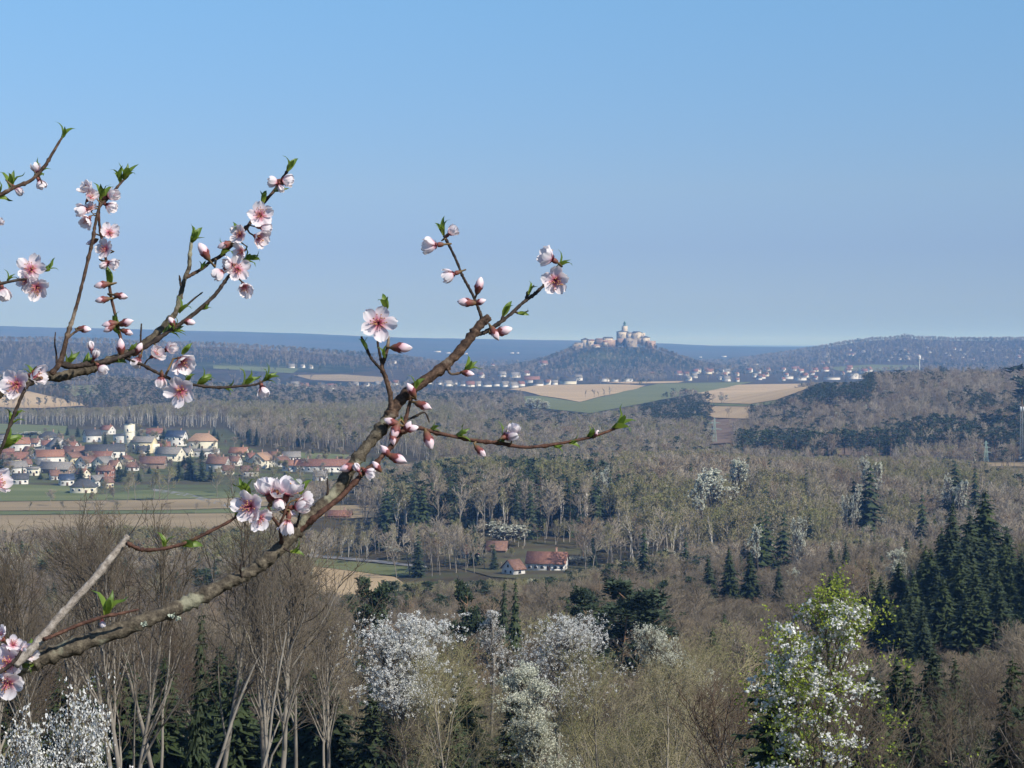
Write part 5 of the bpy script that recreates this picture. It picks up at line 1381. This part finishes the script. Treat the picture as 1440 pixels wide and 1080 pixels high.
def set_along(me, vals):
    a = me.attributes.new("along", 'FLOAT', 'POINT'); a.data.foreach_set("value", np.array(vals, dtype=np.float32))
class AB(MB):
    """mesh builder that also records 'along' per vertex"""
    def __init__(s): super().__init__(); s.A = []
    def put(s, v, f, al, mat=0): s.add(v, f, mat); s.A += list(al)
    def amesh(s, name, mat, smooth=True):
        me = s.mesh(name, mat, smooth); set_along(me, s.A[:len(me.vertices)]); return me
def petal(ab, az, tilt, L, Wd, cup, rng, off=.12):
    """obovate petal, narrow at its foot, notched at the tip"""
    nu, nv = 10, 11
    v, al = [], []
    ca, sa = math.cos(az), math.sin(az)
    tw = rng.uniform(-.25, .25); ruf = rng.uniform(0, 6.28); rk = rng.uniform(.05, .10)
    for i in range(nu):
        u = i / (nu - 1)
        wv = Wd * (0.16 + .84 * math.sin(math.pi * min(1, u * .80 + .02)) ** .9) * (1 if u < .85 else 1 - (u - .85) * 1.2)
        for j in range(nv):
            s = (j / (nv - 1) - .5) * 2
            notch = .09 * max(0, 1 - abs(s) * 2.2) * (u ** 4) + .10 * (s * s) * u ** 3
            r = off * L + L * (u - notch)
            y = s * wv * .5
            z = L * (cup * u * u * .9 - .06 * math.sin(u * 3.1)) + cup * .55 * wv * s * s * (.4 + u) + rk * L * (math.sin(3.2 * s + ruf + u * 2.5) + .55 * math.sin(7.5 * s - ruf + u * 5)) * u + tw * y * u
            rr = r * math.cos(tilt) - z * math.sin(tilt); zz = r * math.sin(tilt) + z * math.cos(tilt)
            v.append((ca * rr - sa * y, sa * rr + ca * y, zz)); al.append(u)
    f = [(i * nv + j, i * nv + j + 1, (i + 1) * nv + j + 1, (i + 1) * nv + j) for i in range(nu - 1) for j in range(nv - 1)]
    ab.put(v, f, al)
def make_blossom(seed, opening, R_=.0175):
    """petals, stamens, calyx; opens along +z. opening 0 (half closed) .. 1 (flat)"""
    rng = random.Random(seed)
    pe, st, ca = AB(), AB(), AB()
    tilt0 = R(62 - 55 * opening)
    for k in range(5):
        az = k * 2 * math.pi / 5 + rng.uniform(-.14, .14)
        petal(pe, az, tilt0 + rng.uniform(-.16, .18), R_ * rng.uniform(.9, 1.06), R_ * rng.uniform(.78, .98), .10 + .34 * (1 - opening) + rng.uniform(-.12, .14), rng)
    for k in range(22):
        az = rng.uniform(0, 6.28); el = R(rng.uniform(32, 86)) if opening > .4 else R(rng.uniform(60, 88))
        L = R_ * rng.uniform(.42, .66)
        d = np.array([math.cos(az) * math.cos(el), math.sin(az) * math.cos(el), math.sin(el)])
        o = np.array([math.cos(az), math.sin(az), 0]) * R_ * .07
        n0 = st.n
        st.tube([o, o + d * L * .5 + np.array([0, 0, .0004]), o + d * L], [.00035, .00028, .00025], 3); st.A += [0] * 3 + [.4] * 3 + [.7] * 3
        c = o + d * L; r = .00085
        st.put([c + np.array(q) * r for q in ((1, 0, 0), (0, 1, 0), (-1, 0, 0), (0, -1, 0), (0, 0, 1.3), (0, 0, -1.3))],
               [(0, 1, 4), (1, 2, 4), (2, 3, 4), (3, 0, 4), (1, 0, 5), (2, 1, 5), (3, 2, 5), (0, 3, 5)], [1.0] * 6)
    # cup and five sepals, with the short stalk
    rings = [(-.011, .0011, 0), (-.0085, .0014, .1), (-.0075, .0026, .3), (-.004, .0034, .6), (-.0008, .0032, .9)]
    v, al = [], []
    for z, r, a in rings:
        for k in range(8): v.append((r * math.cos(k * .785), r * math.sin(k * .785), z)); al.append(a)
    ca.put(v, [(i * 8 + k, i * 8 + (k + 1) % 8, (i + 1) * 8 + (k + 1) % 8, (i + 1) * 8 + k) for i in range(4) for k in range(8)], al)
    for k in range(5):
        az = (k + .5) * 1.2566; c, s = math.cos(az), math.sin(az); t = tilt0 * .8 - .1
        def P(r, y, z): return (c * (r * math.cos(t) - z * math.sin(t)) - s * y, s * (r * math.cos(t) - z * math.sin(t)) + c * y, r * math.sin(t) + z * math.cos(t) - .0012)
        ca.put([P(.002, -.0019, 0), P(.002, .0019, 0), P(.0052, .0021, -.0003), P(.0082, 0, -.0004), P(.0052, -.0021, -.0003)], [(0, 1, 2, 3, 4)], [.7, .7, .9, 1, .9])
    return pe.amesh("petals", P_PET), st.amesh("stamens", P_STA), ca.amesh("calyx", P_CAL)
def make_bud(seed, Lb=.0140, rb=.0048):
    """a closed bud along +z: folded petals and the calyx below"""
    rng = random.Random(seed)
    pe, ca = AB(), AB()
    nu, nv = 10, 14
    v, al = [], []
    for i in range(nu):
        u = i / (nu - 1)
        r = rb * (math.sin(math.pi * min(1, .14 + .85 * u)) ** .8) * (.85 + .15 * u)
        for j in range(nv):
            t = 2 * math.pi * j / nv
            q = 1 + .13 * (abs(math.cos(1.5 * t + 2.6 * u + seed)) - .5) + .05 * math.cos(4 * t + seed)
            v.append((r * q * math.cos(t), r * q * math.sin(t), Lb * u + .0008 * math.sin(t * 2 + seed) * u)); al.append(u)
    pe.put(v, [(i * nv + j, i * nv + (j + 1) % nv, (i + 1) * nv + (j + 1) % nv, (i + 1) * nv + j) for i in range(nu - 1) for j in range(nv)] + [tuple((nu - 1) * nv + j for j in range(nv))], al)
    v, al = [], []
    for z, r, a in [(-.006, .0011, 0), (-.0042, .0024, .2), (-.002, .0036, .4), (.0005, rb * .80, .7), (.0026, rb * 1.04, .9), (.0048, rb * 1.10, 1.0)]:
        for k in range(10):
            zz = z + (.0018 * math.cos(k * math.pi) if a == 1.0 else 0)
            v.append((r * math.cos(k * .6283), r * math.sin(k * .6283), zz)); al.append(a)
    ca.put(v, [(i * 10 + k, i * 10 + (k + 1) % 10, (i + 1) * 10 + (k + 1) % 10, (i + 1) * 10 + k) for i in range(5) for k in range(10)], al)
    return pe.amesh("folded_petals", P_BUD), ca.amesh("calyx", P_CAL)
def make_shoot(seed, n=5, L=.02, spread=.5):
    """a tuft of young folded leaves along +z"""
    rng = random.Random(seed); ab = AB()
    for k in range(n):
        az = k * 2.4 + rng.uniform(-.3, .3); t = spread * (.25 + .75 * k / max(1, n - 1)) * rng.uniform(.7, 1.2)
        Lk = L * rng.uniform(.65, 1.1); w = Lk * rng.uniform(.25, .36)
        c, s = math.cos(az), math.sin(az); v, al = [], []
        for i in range(6):
            u = i / 5
            ww = w * math.sin(math.pi * (.08 + .92 * u) ** .8) * .5
            bend = t + .5 * u * u * rng.uniform(.5, 1)
            r = Lk * u * math.sin(bend) * .9; z = Lk * u * math.cos(bend)
            for y, dz in ((-ww, .45 * ww), (0, 0), (ww, .45 * ww)):
                rr = r - dz * math.cos(t); v.append((c * rr - s * y, s * rr + c * y, z + dz * math.sin(t))); al.append(u + rng.uniform(-.1, .1))
        ab.put(v, [(i * 3 + j, i * 3 + j + 1, (i + 1) * 3 + j + 1, (i + 1) * 3 + j) for i in range(5) for j in range(2)], al)
    # brown scales at the foot
    return ab.amesh("leaf_shoot", P_LEAF)
P_STALK = noisy('green brown stalk', (0.12, 0.085, 0.04), (0.18, 0.12, 0.06), 200, .6)
BLO = [make_blossom(1, 1.0), make_blossom(2, .85), make_blossom(3, .55), make_blossom(4, .25), make_blossom(5, .92), make_blossom(6, .05)]
BUDS = [make_bud(1), make_bud(2, .0120, .0042), make_bud(3, .0155, .0051)]
SHO = [make_shoot(1, 5), make_shoot(2, 7, .021, .65), make_shoot(3, 3, .019, .35), make_shoot(4, 4, .022, .5), make_shoot(5, 2, .017, .25)]

YB = 2.0
def depth_at(px, py):
    """the tree leans: branches further up and right stand a little deeper"""
    return YB + (px - 300) * .00022 + (700 - py) * .00008
trunk_x, trunk_y = -1.15, 1.75
tg = gz(trunk_x, trunk_y)
peach = empty("peach_tree", (trunk_x, trunk_y, tg))
tag(peach, "pink blossoming peach tree whose lichened branches reach in from the left, close up", "peach tree")
PO = np.array(peach.location)
BR = random.Random(77)
LINES = []
def limb(name, pts, mat, z=0.0, sides=10, knob=.10, sub=7, endcap=True):
    """pts: (px, py, half width in px[, depth shift in m]) along the limb in the picture"""
    P, Rr = [], []
    for q in pts:
        Y = depth_at(q[0], q[1]) + z + (q[3] if len(q) > 3 else 0)
        P.append(np.array(at(q[0], q[1], Y))); Rr.append(q[2] / F * Y)
    P = np.array(P); Rr = np.array(Rr)
    Q, S = [], []
    n = len(P)
    for i in range(n - 1):
        p0, p1, p2, p3 = P[max(i - 1, 0)], P[i], P[i + 1], P[min(i + 2, n - 1)]
        for k in range(sub):
            t = k / sub
            Q.append(.5 * ((2 * p1) + (p2 - p0) * t + (2 * p0 - 5 * p1 + 4 * p2 - p3) * t * t + (3 * p1 - p0 - 3 * p2 + p3) * t ** 3))
            S.append(Rr[i] * (1 - t) + Rr[i + 1] * t)
    Q.append(P[-1]); S.append(Rr[-1])
    Q = np.array(Q) - PO; S = np.array(S)
    S = S * np.array([1 + knob * BR.gauss(0, .5) + (knob * 3.0 if BR.random() < .11 else 0) for _ in S])
    LINES.append(np.column_stack([Q, S]))
    mb = MB(); mb.tube(Q, S, sides, cap=endcap)
    V = np.concatenate(mb.V); g = np.random.default_rng(len(pts) * 31 + int(pts[0][0]) + 5000)
    V += g.normal(0, 1, V.shape) * np.repeat(S, sides)[:, None] * .09
    mb.V = [V]
    return mb.build(name, mat, peach, smooth=True)

# limbs ---------------------------------------------------------------------
limb("branch", [(-330, 1010, 17), (-120, 975, 15), (20, 938, 12.5), (60, 925, 12), (100, 910, 11.5), (167, 886, 10.5), (213, 869, 10), (253, 853, 10), (287, 837, 10), (320, 819, 9.8), (347, 807, 9.5), (370, 791, 9), (397, 768, 8.6), (417, 747, 8.3), (443, 720, 8.2), (467, 697, 8.2), (482, 678, 8.4), (497, 653, 8.3), (515, 629, 8), (532, 608, 8), (547, 588, 8.2)], B_OLD, knob=.09, sides=14)
limb("branch", [(540, 598, 7.9), (547, 588, 8.3), (558, 569, 7.8), (577, 550, 7.6), (602, 532, 7.2), (626, 514, 6.8), (646, 494, 6.4), (665, 470, 6.0), (677, 455, 5.8), (688, 446, 5.4)], B_BRN, knob=.09, sides=14)
limb("twig", [(405, 762, 3.4, .004), (430, 739, 4, -.006), (450, 722, 4, -.012), (479, 699, 3.8, -.014), (500, 677, 3.6, -.014), (516, 660, 3.6, -.014), (529, 651, 3.5, -.014), (540, 638, 3.3, -.014), (550, 628, 3.2, -.012), (564, 608, 3, -.008), (571, 588, 2.6, -.006), (576, 568, 2.4, -.004), (582, 548, 1.8, 0)], B_RED)
limb("twig", [(564, 607, 2.6, -.008), (580, 603, 2.6), (591, 602, 2.5), (611, 608, 2.6), (640, 614, 2.5), (670, 620, 2.6), (702, 623, 2.5), (737, 629, 2.4), (772, 626, 2.3), (807, 620, 2.2), (836, 613, 2), (859, 605, 1.9), (872, 597, 1.4)], B_RED, z=-.01, knob=.14)
limb("twig", [(573, 590, 1.6, -.006), (583, 586, 1.6), (597, 580, 1.4), (604, 594, .8)], B_DRK)
limb("twig", [(550, 578, 4.2, -.004), (549, 556, 3.6), (542, 530, 3.3), (537, 517, 3), (543, 497, 2.6), (546, 476, 2.2), (540, 462, 1.6)], B_BRN)
limb("twig", [(538, 521, 2.4), (528, 511, 2), (521, 502, 1.8), (514, 487, 2.2), (508, 473, 1.4)], B_DRK)
limb("twig", [(537, 512, 2), (534, 498, 1.8), (531, 480, 1.5), (533, 465, 1.2)], B_DRK)
limb("twig", [(671, 470, 3.4), (680, 468, 3), (692, 461, 2.8), (705, 452, 2.6), (720, 440, 2.5), (735, 426, 2.4), (750, 415, 2.3), (760, 406, 2.2), (772, 394, 2), (783, 377, 1.5)], B_DRK, knob=.12)
limb("twig", [(705, 451, 1.9), (710, 438, 2), (716, 427, .8)], B_DRK)
limb("twig", [(739, 422, 1.8), (743, 412, 2.2), (751, 401, .7)], B_DRK)
limb("twig", [(723, 438, 1.6), (733, 441, 2), (743, 437, .7)], B_DRK)
limb("twig", [(679, 456, 3), (677, 446, 2.4), (672, 432, 2.2), (665, 415, 2.1), (657, 400, 2), (650, 387, 1.9), (642, 367, 1.9), (635, 352, 1.8), (629, 340, 2.2), (624, 331, 1.8)], B_DRK, knob=.12)
limb("twig", [(628, 513, 2), (633, 525, 1.8, -.01), (645, 525, 1.8, -.012), (656, 521, 1.2, -.012)], B_BRN)
limb("branch", [(-300, 640, 11), (-90, 585, 9.5), (-20, 556, 8.5), (20, 543, 7.6), (60, 529, 7), (84, 530, 6.6), (105, 524, 6.3), (128, 519, 6), (149, 508, 5.4), (173, 501, 5.4), (197, 487, 5.4), (215, 474, 5.2), (239, 450, 4.4), (248, 437, 3.8), (254, 415, 3.4), (260, 391, 3.2), (266, 376, 2.9), (267, 358, 2.6), (269, 341, 2.2)], B_OLD, z=.02, knob=.12, sides=12)
limb("twig", [(262, 390, 2.6, .02), (272, 385, 2.4, .02), (284, 378, 2.4, .02), (296, 368, 2.6, .02), (309, 361, 2.6, .015), (321, 349, 2.8, .01), (336, 330, 2.8), (351, 315, 2.6), (370, 286, 2.4), (385, 269, 2.2), (397, 251, 2.1), (406, 238, 1.6)], B_BRN, knob=.14)
limb("branch", [(84, 512, 4.2), (105, 515, 3.8), (125, 512, 3.6), (155, 507, 3.4), (185, 496, 3.3), (209, 485, 3.2), (236, 467, 3), (260, 451, 2.9), (284, 432, 2.8), (303, 414, 2.6), (313, 400, 2.4), (322, 388, 2.2)], B_DRK, z=-.015, knob=.12)
limb("twig", [(72, 526, 4), (85, 508, 4.2), (95, 471, 3), (104, 443, 2.5), (113, 410, 2.4), (122, 373, 2.3), (130, 339, 2.2), (134, 315, 2.1), (140, 291, 2), (150, 281, 1.9), (165, 263, 1.7), (174, 253, 1.5)], B_BRN, z=-.02)
limb("twig", [(172, 496, 2), (170, 478, 2.2), (163, 446, 2.2), (156, 416, 2.1), (151, 382, 2), (148, 358, 1.9), (142, 330, 1.9), (139, 306, 1.8), (140, 285, 1.5), (141, 272, 1.2)], B_RED, z=.01)
limb("twig", [(176, 503, 2, .01), (189, 509, 2.1), (200, 513, 2.2), (221, 524, 2.2), (248, 536, 2.1), (278, 542, 2), (308, 545, 1.9), (337, 543, 1.8), (358, 541, 1.7), (370, 536, 1.3)], B_DRK, z=-.02, knob=.14)
limb("twig", [(96, 475, 1.6), (107, 466, 1.5), (118, 463, 1.3)], B_BRN, z=-.02)
limb("twig", [(80, 514, 1.4), (79, 497, 1.3), (77, 483, 1.1), (78, 467, .7)], B_DRK)
limb("twig", [(198, 487, 1.3), (198, 472, 1.5), (199, 455, 1)], B_DRK)
limb("twig", [(252, 440, 1.3), (262, 430, 1.5), (273, 420, 1.4), (285, 411, .8)], B_DRK)
limb("twig", [(254, 402, 1.2), (253, 392, 1.4), (252, 387, .8)], B_DRK)
limb("twig", [(-260, 420, 7), (-60, 300, 3.5), (0, 274, 2.9), (21, 263, 2.6), (43, 254, 2.5), (61, 236, 2.3), (73, 217, 2.1), (83, 200, 1.8), (87, 194, 1.4)], B_BRN, z=-.05, knob=.12)
limb("twig", [(-260, 480, 6), (-60, 415, 2.6), (0, 399, 2.1), (24, 394, 1.8), (38, 392, 1.2)], B_DRK, z=-.06)
limb("twig", [(62, 531, 2.4, .015), (45, 536, 2.4), (33, 552, 2.4), (24, 573, 2.4), (17, 590, 2.3), (9, 612, 2.2), (0, 636, 2.1), (-30, 700, 1.6)], B_DRK, z=-.03)
limb("branch", [(20, 935, 6), (50, 907, 6.4), (90, 860, 5.6), (133, 813, 5.2), (157, 783, 5), (170, 768, 4.9), (181, 754, 4.8)], B_GRY, z=-.03, knob=.07)
limb("twig", [(179, 764, 3, -.028), (190, 770, 2.6, -.02), (200, 773, 2.5), (220, 773, 2.5), (247, 768, 2.5), (273, 758, 2.4), (300, 745, 2.3), (323, 733, 2), (338, 722, 1.8), (346, 718, 1.5)], B_RED, z=-.012, knob=.12)
limb("twig", [(62, 899, 2.6, -.01), (80, 892, 2.5), (113, 878, 2.5), (147, 867, 2.4), (173, 862, 2.1), (195, 857, 1.3)], B_RED, z=-.03)
limb("twig", [(396, 768, 2.4), (395, 752, 2.6, -.01), (391, 738, 2.4, -.015), (383, 727, 2, -.02), (377, 712, 1.6, -.02)], B_RED)
limb("twig", [(392, 740, 1.8, -.015), (399, 725, 1.8, -.02), (405, 709, 1.5, -.02)], B_RED)
limb("twig", [(415, 753, 1.8), (419, 733, 1.6, -.01), (422, 720, 1.3, -.015)], B_DRK)
limb("twig", [(399, 771, 1.8, -.012), (408, 776, 1.5, -.014)], B_DRK)
limb("twig", [(340, 812, 1.8, -.006), (338, 800, 1.6, -.012), (339, 793, 1, -.014)], B_DRK)
limb("twig", [(493, 660, 1.6), (496, 645, 1.5), (499, 634, .8)], B_DRK)
limb("twig", [(455, 705, 2.2, .0), (461, 692, 1.8, -.004), (460, 672, 1, -.004)], B_DRK)
limb("twig", [(-40, 960, 4, -.03), (0, 945, 3), (20, 930, 2.6), (30, 915, 2)], B_DRK, z=-.05)
# the rest of the tree stands left of the picture
mb = MB()
tp = np.array([(0, 0, -.25), (.03, .02, .45), (.08, .05, 1.0), (.06, .12, 1.5), (.02, .2, 2.1)])
mb.tube(tp, [.075, .06, .05, .036, .018], 12, cap=True)
for q in [(-330, 1010, 17), (-300, 640, 11), (-260, 420, 7), (-260, 480, 6)]:
    e = np.array(at(q[0], q[1], depth_at(q[0], q[1]))) - PO
    s = tp[2] if e[2] < 1.5 else tp[3]
    if q[1] > 900: s = tp[1] + np.array([0, 0, .25])
    mb.tube([s, (s + e) / 2 + np.array([0, 0, .02]), e], [.02, .014, q[2] / F * 2], 8)
mb.build("trunk", B_OLD, peach, smooth=True)

# blossoms, buds, leaves ------------------------------------------------------
def orient(v, spin):
    v = Vector(v).normalized()
    return (v.to_track_quat('Z', 'Y') @ Euler((0, 0, spin)).to_quaternion())
def dir_of(a, toward=.6):
    """picture angle a in degrees (0 right, 90 up) and share towards the camera"""
    return (math.cos(R(a)) * (1 - abs(toward)), -toward, math.sin(R(a)) * (1 - abs(toward)))
def put(name, me, px, py, v, r_px, r_model, dz=0.0, parent=None, spin=None):
    Y = depth_at(px, py) + dz
    o = link_mesh(name, me, parent or peach)
    o.location = np.array(at(px, py, Y)) - PO
    o.rotation_mode = 'QUATERNION'
    o.rotation_quaternion = orient(v, BR.uniform(0, 6.28) if spin is None else spin)
    s = r_px / F * Y / r_model
    o.scale = (s, s, s)
    return o
def nearest(p):
    best = None
    for Lq in LINES:
        dd = np.linalg.norm(Lq[:, :3] - p, axis=1) + np.abs(Lq[:, 1] - p[1]) * -.6; i = int(np.argmin(dd))
        if best is None or dd[i] < best[0]: best = (dd[i], Lq[i])
    return best[1]
def stalk(o, foot, mat):
    """a short stalk from the foot of a flower (its own z) to the nearest twig"""
    s = o.scale[0]; M = o.rotation_quaternion.to_matrix()
    p = np.array(o.location) + np.array(M @ Vector((0, 0, foot * s)))
    q = nearest(p); L = np.linalg.norm(q[:3] - p)
    if L > .045: return
    d = np.array(M @ Vector((0, 0, -1)))
    mid = p + d * L * .4; mid = mid * .6 + (p + q[:3]) * .2
    inv = lambda a: np.array(M.inverted() @ Vector(a - np.array(o.location))) / s
    mb = MB(); mb.tube([inv(p - d * .001), inv(mid), inv(q[:3])], [.0013 / 1, .0012, .0015], 6)
    mb.build("stalk", mat, o, smooth=True)
def blossom(px, py, r, a=90, toward=.8, kind=None, dz=-.02):
    k = kind if kind is not None else (BR.choice((0, 1, 4)) if toward > .55 else BR.choice((2, 3)))
    pe, st, ca = BLO[k]
    if toward < .5: px -= math.cos(R(a)) * r * .45; py += math.sin(R(a)) * r * .45
    o = put("blossom", pe, px, py, dir_of(a, toward), r * 1.1, .0185 if k in (0, 1, 4) else .0165, dz)
    link_mesh("stamens", st, o); link_mesh("calyx", ca, o); stalk(o, -.0105, P_STALK)
def bud(px, py, r, a, toward=.15, dz=-.015):
    pe, ca = BUDS[BR.randrange(3)]
    o = put("flower_bud", pe, px - math.cos(R(a)) * r * .9, py + math.sin(R(a)) * r * .9, dir_of(a, toward), r * .9, .0068, dz)
    link_mesh("calyx", ca, o); stalk(o, -.0055, P_STALK)
def shoot(px, py, a, L, k=None, toward=.2, dz=-.008):
    """px,py: foot of the tuft"""
    Y = depth_at(px, py) + dz; q = nearest(np.array(at(px, py, Y)) - PO); w = q[:3] + PO; qx, qy = pix(*w)
    if math.hypot(qx - px, qy - py) < 16: px, py = qx, qy
    put("leaf_shoot", SHO[BR.randrange(4) if k is None else k], px, py, dir_of(a, toward), L * 1.12, .02, dz)
for b in [
    # right part
    (532, 454, 24, 60, .9, 0), (781, 394, 21, -60, .85, 1), (770, 361, 17, 150, .25, 2), (635, 326, 12, 40, .2, 3), (607, 345, 17, 185, .15, 3), (633, 387, 15, 200, .2, 3), (722, 606, 13, 80, .1, 3), (716, 612, 14, 20, -.5, 2), (518, 664, 12, -30, .2, 3), (503, 660, 10, 120, .1, 5),
    # upper left clump
    (366, 303, 18, 30, .75, 4), (338, 330, 15, 150, .7, 1), (362, 333, 15, -20, .5, 2), (340, 353, 14, 200, .6, 1), (334, 379, 17, 20, .8, 0), (343, 402, 14, -60, .5, 2), (309, 384, 14, 220, .1, 3), (321, 372, 12, 180, .3, 2), (386, 256, 12, 170, .15, 3), (402, 254, 13, 0, .15, 3), (394, 263, 10, -60, .3, 5), (372, 321, 12, -10, .2, 3),
    (122, 264, 13, 130, .4, 2), (129, 276, 12, 40, .4, 2), (117, 296, 14, 190, .3, 3), (124, 308, 12, -120, .5, 2), (157, 275, 14, 20, .2, 3), (155, 291, 13, -30, .25, 3), (154, 328, 15, 40, .6, 1), (149, 350, 14, 170, .6, 4), (158, 371, 12, -20, .3, 3), (149, 372, 10, 200, .2, 5), (127, 294, 10, 100, .5, 4),
    (51, 238, 11, 110, .15, 3), (57, 258, 11, -60, .2, 3), (25, 267, 11, -40, .15, 5), (0, 313, 8, 30, .2, 3), (44, 379, 20, 80, .75, 0), (52, 404, 19, -70, .7, 1), (36, 394, 14, 200, .6, 4), (5, 411, 15, -70, .1, 3),
    # left clump
    (24, 541, 23, 160, .9, 1), (54, 528, 17, 0, .3, 2), (128, 489, 10, 100, .15, 5), (134, 500, 11, 60, .2, 5), (143, 518, 12, -40, .2, 3), (193, 508, 12, 240, -.2, 3), (221, 497, 13, 30, .35, 2), (239, 490, 13, 20, .2, 3), (255, 508, 18, -40, .55, 2), (226, 535, 13, -100, -.3, 3), (254, 550, 21, -100, .85, 0), (370, 549, 13, -70, .3, 3), (2, 676, 19, 20, .3, 2),
    # middle cluster
    (352, 712, 25, 190, .7, 1), (374, 688, 20, 110, .1, 3), (388, 692, 16, 60, .3, 2), (407, 687, 22, 70, .15, 2), (421, 712, 17, 10, .1, 3), (404, 738, 17, -100, .1, 3), (429, 703, 14, 0, -.4, 2), (365, 728, 18, -50, .6, 4), (392, 706, 14, -80, .2, 3),
    # lower left corner
    (2, 897, 15, 120, .5, 2), (13, 932, 23, 170, .8, 0), (11, 960, 23, -90, .75, 4), (40, 917, 16, 20, .4, 2), (18, 907, 13, 60, .5, 1), (0, 945, 20, 200, .6, 1), (144, 875, 8, -80, .2, 5)]:
    px, py, r, a, tw_, k = b
    blossom(px, py, r, a, tw_, k)
for b in [(567, 489, 11, 0), (674, 400, 9, 75), (653, 425, 10, 175), (677, 424, 7, 20), (697, 471, 9, -60), (709, 465, 10, 15), (659, 525, 7, -10), (577, 546, 9, 120), (600, 572, 11, -20), (547, 592, 10, 160), (555, 608, 10, 250), (553, 620, 9, -80), (580, 602, 9, 10), (604, 622, 11, -70), (678, 637, 9, -45), (541, 633, 8, 130), (529, 655, 7, 130), (562, 646, 11, -20), (487, 658, 9, 200), (574, 599, 8, 60),
          (286, 352, 10, 120), (142, 401, 8, 190), (142, 422, 8, 190), (174, 417, 9, -10), (180, 453, 9, 15), (182, 468, 8, -20), (153, 456, 8, 190), (152, 463, 7, 210), (121, 463, 8, -5), (170, 486, 9, 90), (196, 489, 8, 60), (241, 451, 8, 120), (267, 453, 7, -10), (315, 345, 8, 200), (410, 722, 9, -10), (24, 915, 9, 60), (8, 912, 8, 120), (33, 925, 8, 10), (839, 609, 5, 60), (128, 341, 6, 200)]:
    bud(*b)
for s in [(543, 437, 95, 28, 2), (512, 492, 110, 20, 4), (545, 505, 100, 20, 4), (619, 331, 100, 26, 0), (788, 372, 50, 28, 2), (710, 444, 65, 26, 4), (746, 414, 60, 20, 4), (728, 441, -5, 18, 4), (652, 523, 40, 26, 3), (586, 549, 65, 24, 2), (604, 607, 40, 18, 0), (640, 613, 30, 24, 3), (704, 622, 50, 32, 2), (824, 616, 40, 24, 0), (795, 622, 0, 22, 2), (861, 604, 42, 36, 3), (775, 627, -15, 20, 4), (573, 597, 120, 14, 0),
          (271, 338, 60, 28, 1), (173, 253, 65, 28, 1), (166, 256, 95, 26, 0), (141, 282, 90, 32, 3), (406, 240, 60, 26, 2), (340, 370, 40, 26, 3), (350, 365, 15, 22, 4), (325, 332, 80, 26, 2), (369, 285, 85, 22, 2), (389, 272, 20, 20, 3), (306, 362, 60, 24, 3), (283, 378, 60, 14, 0), (289, 441, 25, 24, 2), (251, 447, 60, 26, 2), (243, 474, 20, 28, 1), (236, 478, 40, 24, 3), (86, 196, 60, 24, 2), (12, 262, 75, 30, 3), (-4, 284, 10, 26, 3), (50, 252, 50, 26, 3), (14, 392, 60, 20, 2), (62, 381, 30, 22, 3),
          (153, 398, 85, 30, 4), (155, 460, 110, 24, 4), (158, 468, 130, 18, 2), (36, 527, 85, 26, 1), (94, 511, 45, 26, 3), (116, 509, 40, 22, 3), (158, 516, 10, 24, 2), (181, 492, 50, 24, 2), (264, 528, 60, 20, 0), (278, 539, 45, 28, 3), (315, 549, 0, 22, 2), (340, 541, 40, 28, 3), (373, 536, 40, 28, 1), (256, 498, 50, 22, 4), (14, 600, 60, 28, 2), (5, 628, 45, 36, 3), (20, 588, 50, 20, 4),
          (346, 697, 110, 28, 3), (352, 695, 120, 26, 4), (422, 695, 70, 28, 2), (331, 728, 60, 20, 2), (230, 770, 80, 26, 2), (255, 769, 10, 32, 2), (149, 866, 65, 40, 3), (409, 777, 10, 22, 2), (30, 912, 45, 26, 3), (28, 938, -10, 20, 3)]:
    shoot(*s)
# flakes of pale lichen on the old branch
M_LICH = noisy("pale lichen", (0.30, 0.34, 0.26), (0.50, 0.54, 0.44), 300, .95)
for px, py, r in [(203, 877, 6), (243, 866, 8), (250, 870, 5)]:
    mb = MB(); rg = random.Random(px)
    for _ in range(16):
        a = rg.uniform(0, 6.28); q = rg.uniform(0, 1)
        c = np.array((math.cos(a) * q * .005, rg.uniform(-.002, .002), math.sin(a) * q * .003))
        u = np.array([rg.gauss(0, 1) for _ in range(3)]); u /= np.linalg.norm(u); v = np.cross(u, (rg.gauss(0, 1), 1, .3)); v /= np.linalg.norm(v)
        mb.quad(c, u * .0018, v * .0013)
    put("lichen", mb.mesh("lichen", M_LICH), px, py, (0, 0, 1), r, .006, -.0085, spin=0)
# ------------------------------------------------------------------ air
hz = MB()
zb_, zt_ = float(ZZ.min()) - 1.0, max(float(ZZ.max()), 60.0) + 4.0
hz.box((0, 16900, (zb_ + zt_) / 2), (34400, 34400, zt_ - zb_))
print('haze box', zb_, zt_)
hm, hn, hl, hb = new_mat("haze")
hn.remove(hb)
pv = hn.new("ShaderNodeVolumePrincipled")
pv.inputs["Color"].default_value = (0.21, 0.47, 1.0, 1)
pv.inputs["Absorption Color"].default_value = (1, 1, 1, 1)
pv.inputs["Density"].default_value = 1.0e-4
pv.inputs["Anisotropy"].default_value = 0.0
hl.new(pv.outputs[0], hn["Material Output"].inputs["Volume"])
HZ = hz.build("haze", hm)
tag(HZ, "thin blue haze that fades the far hills", "haze", kind="stuff")
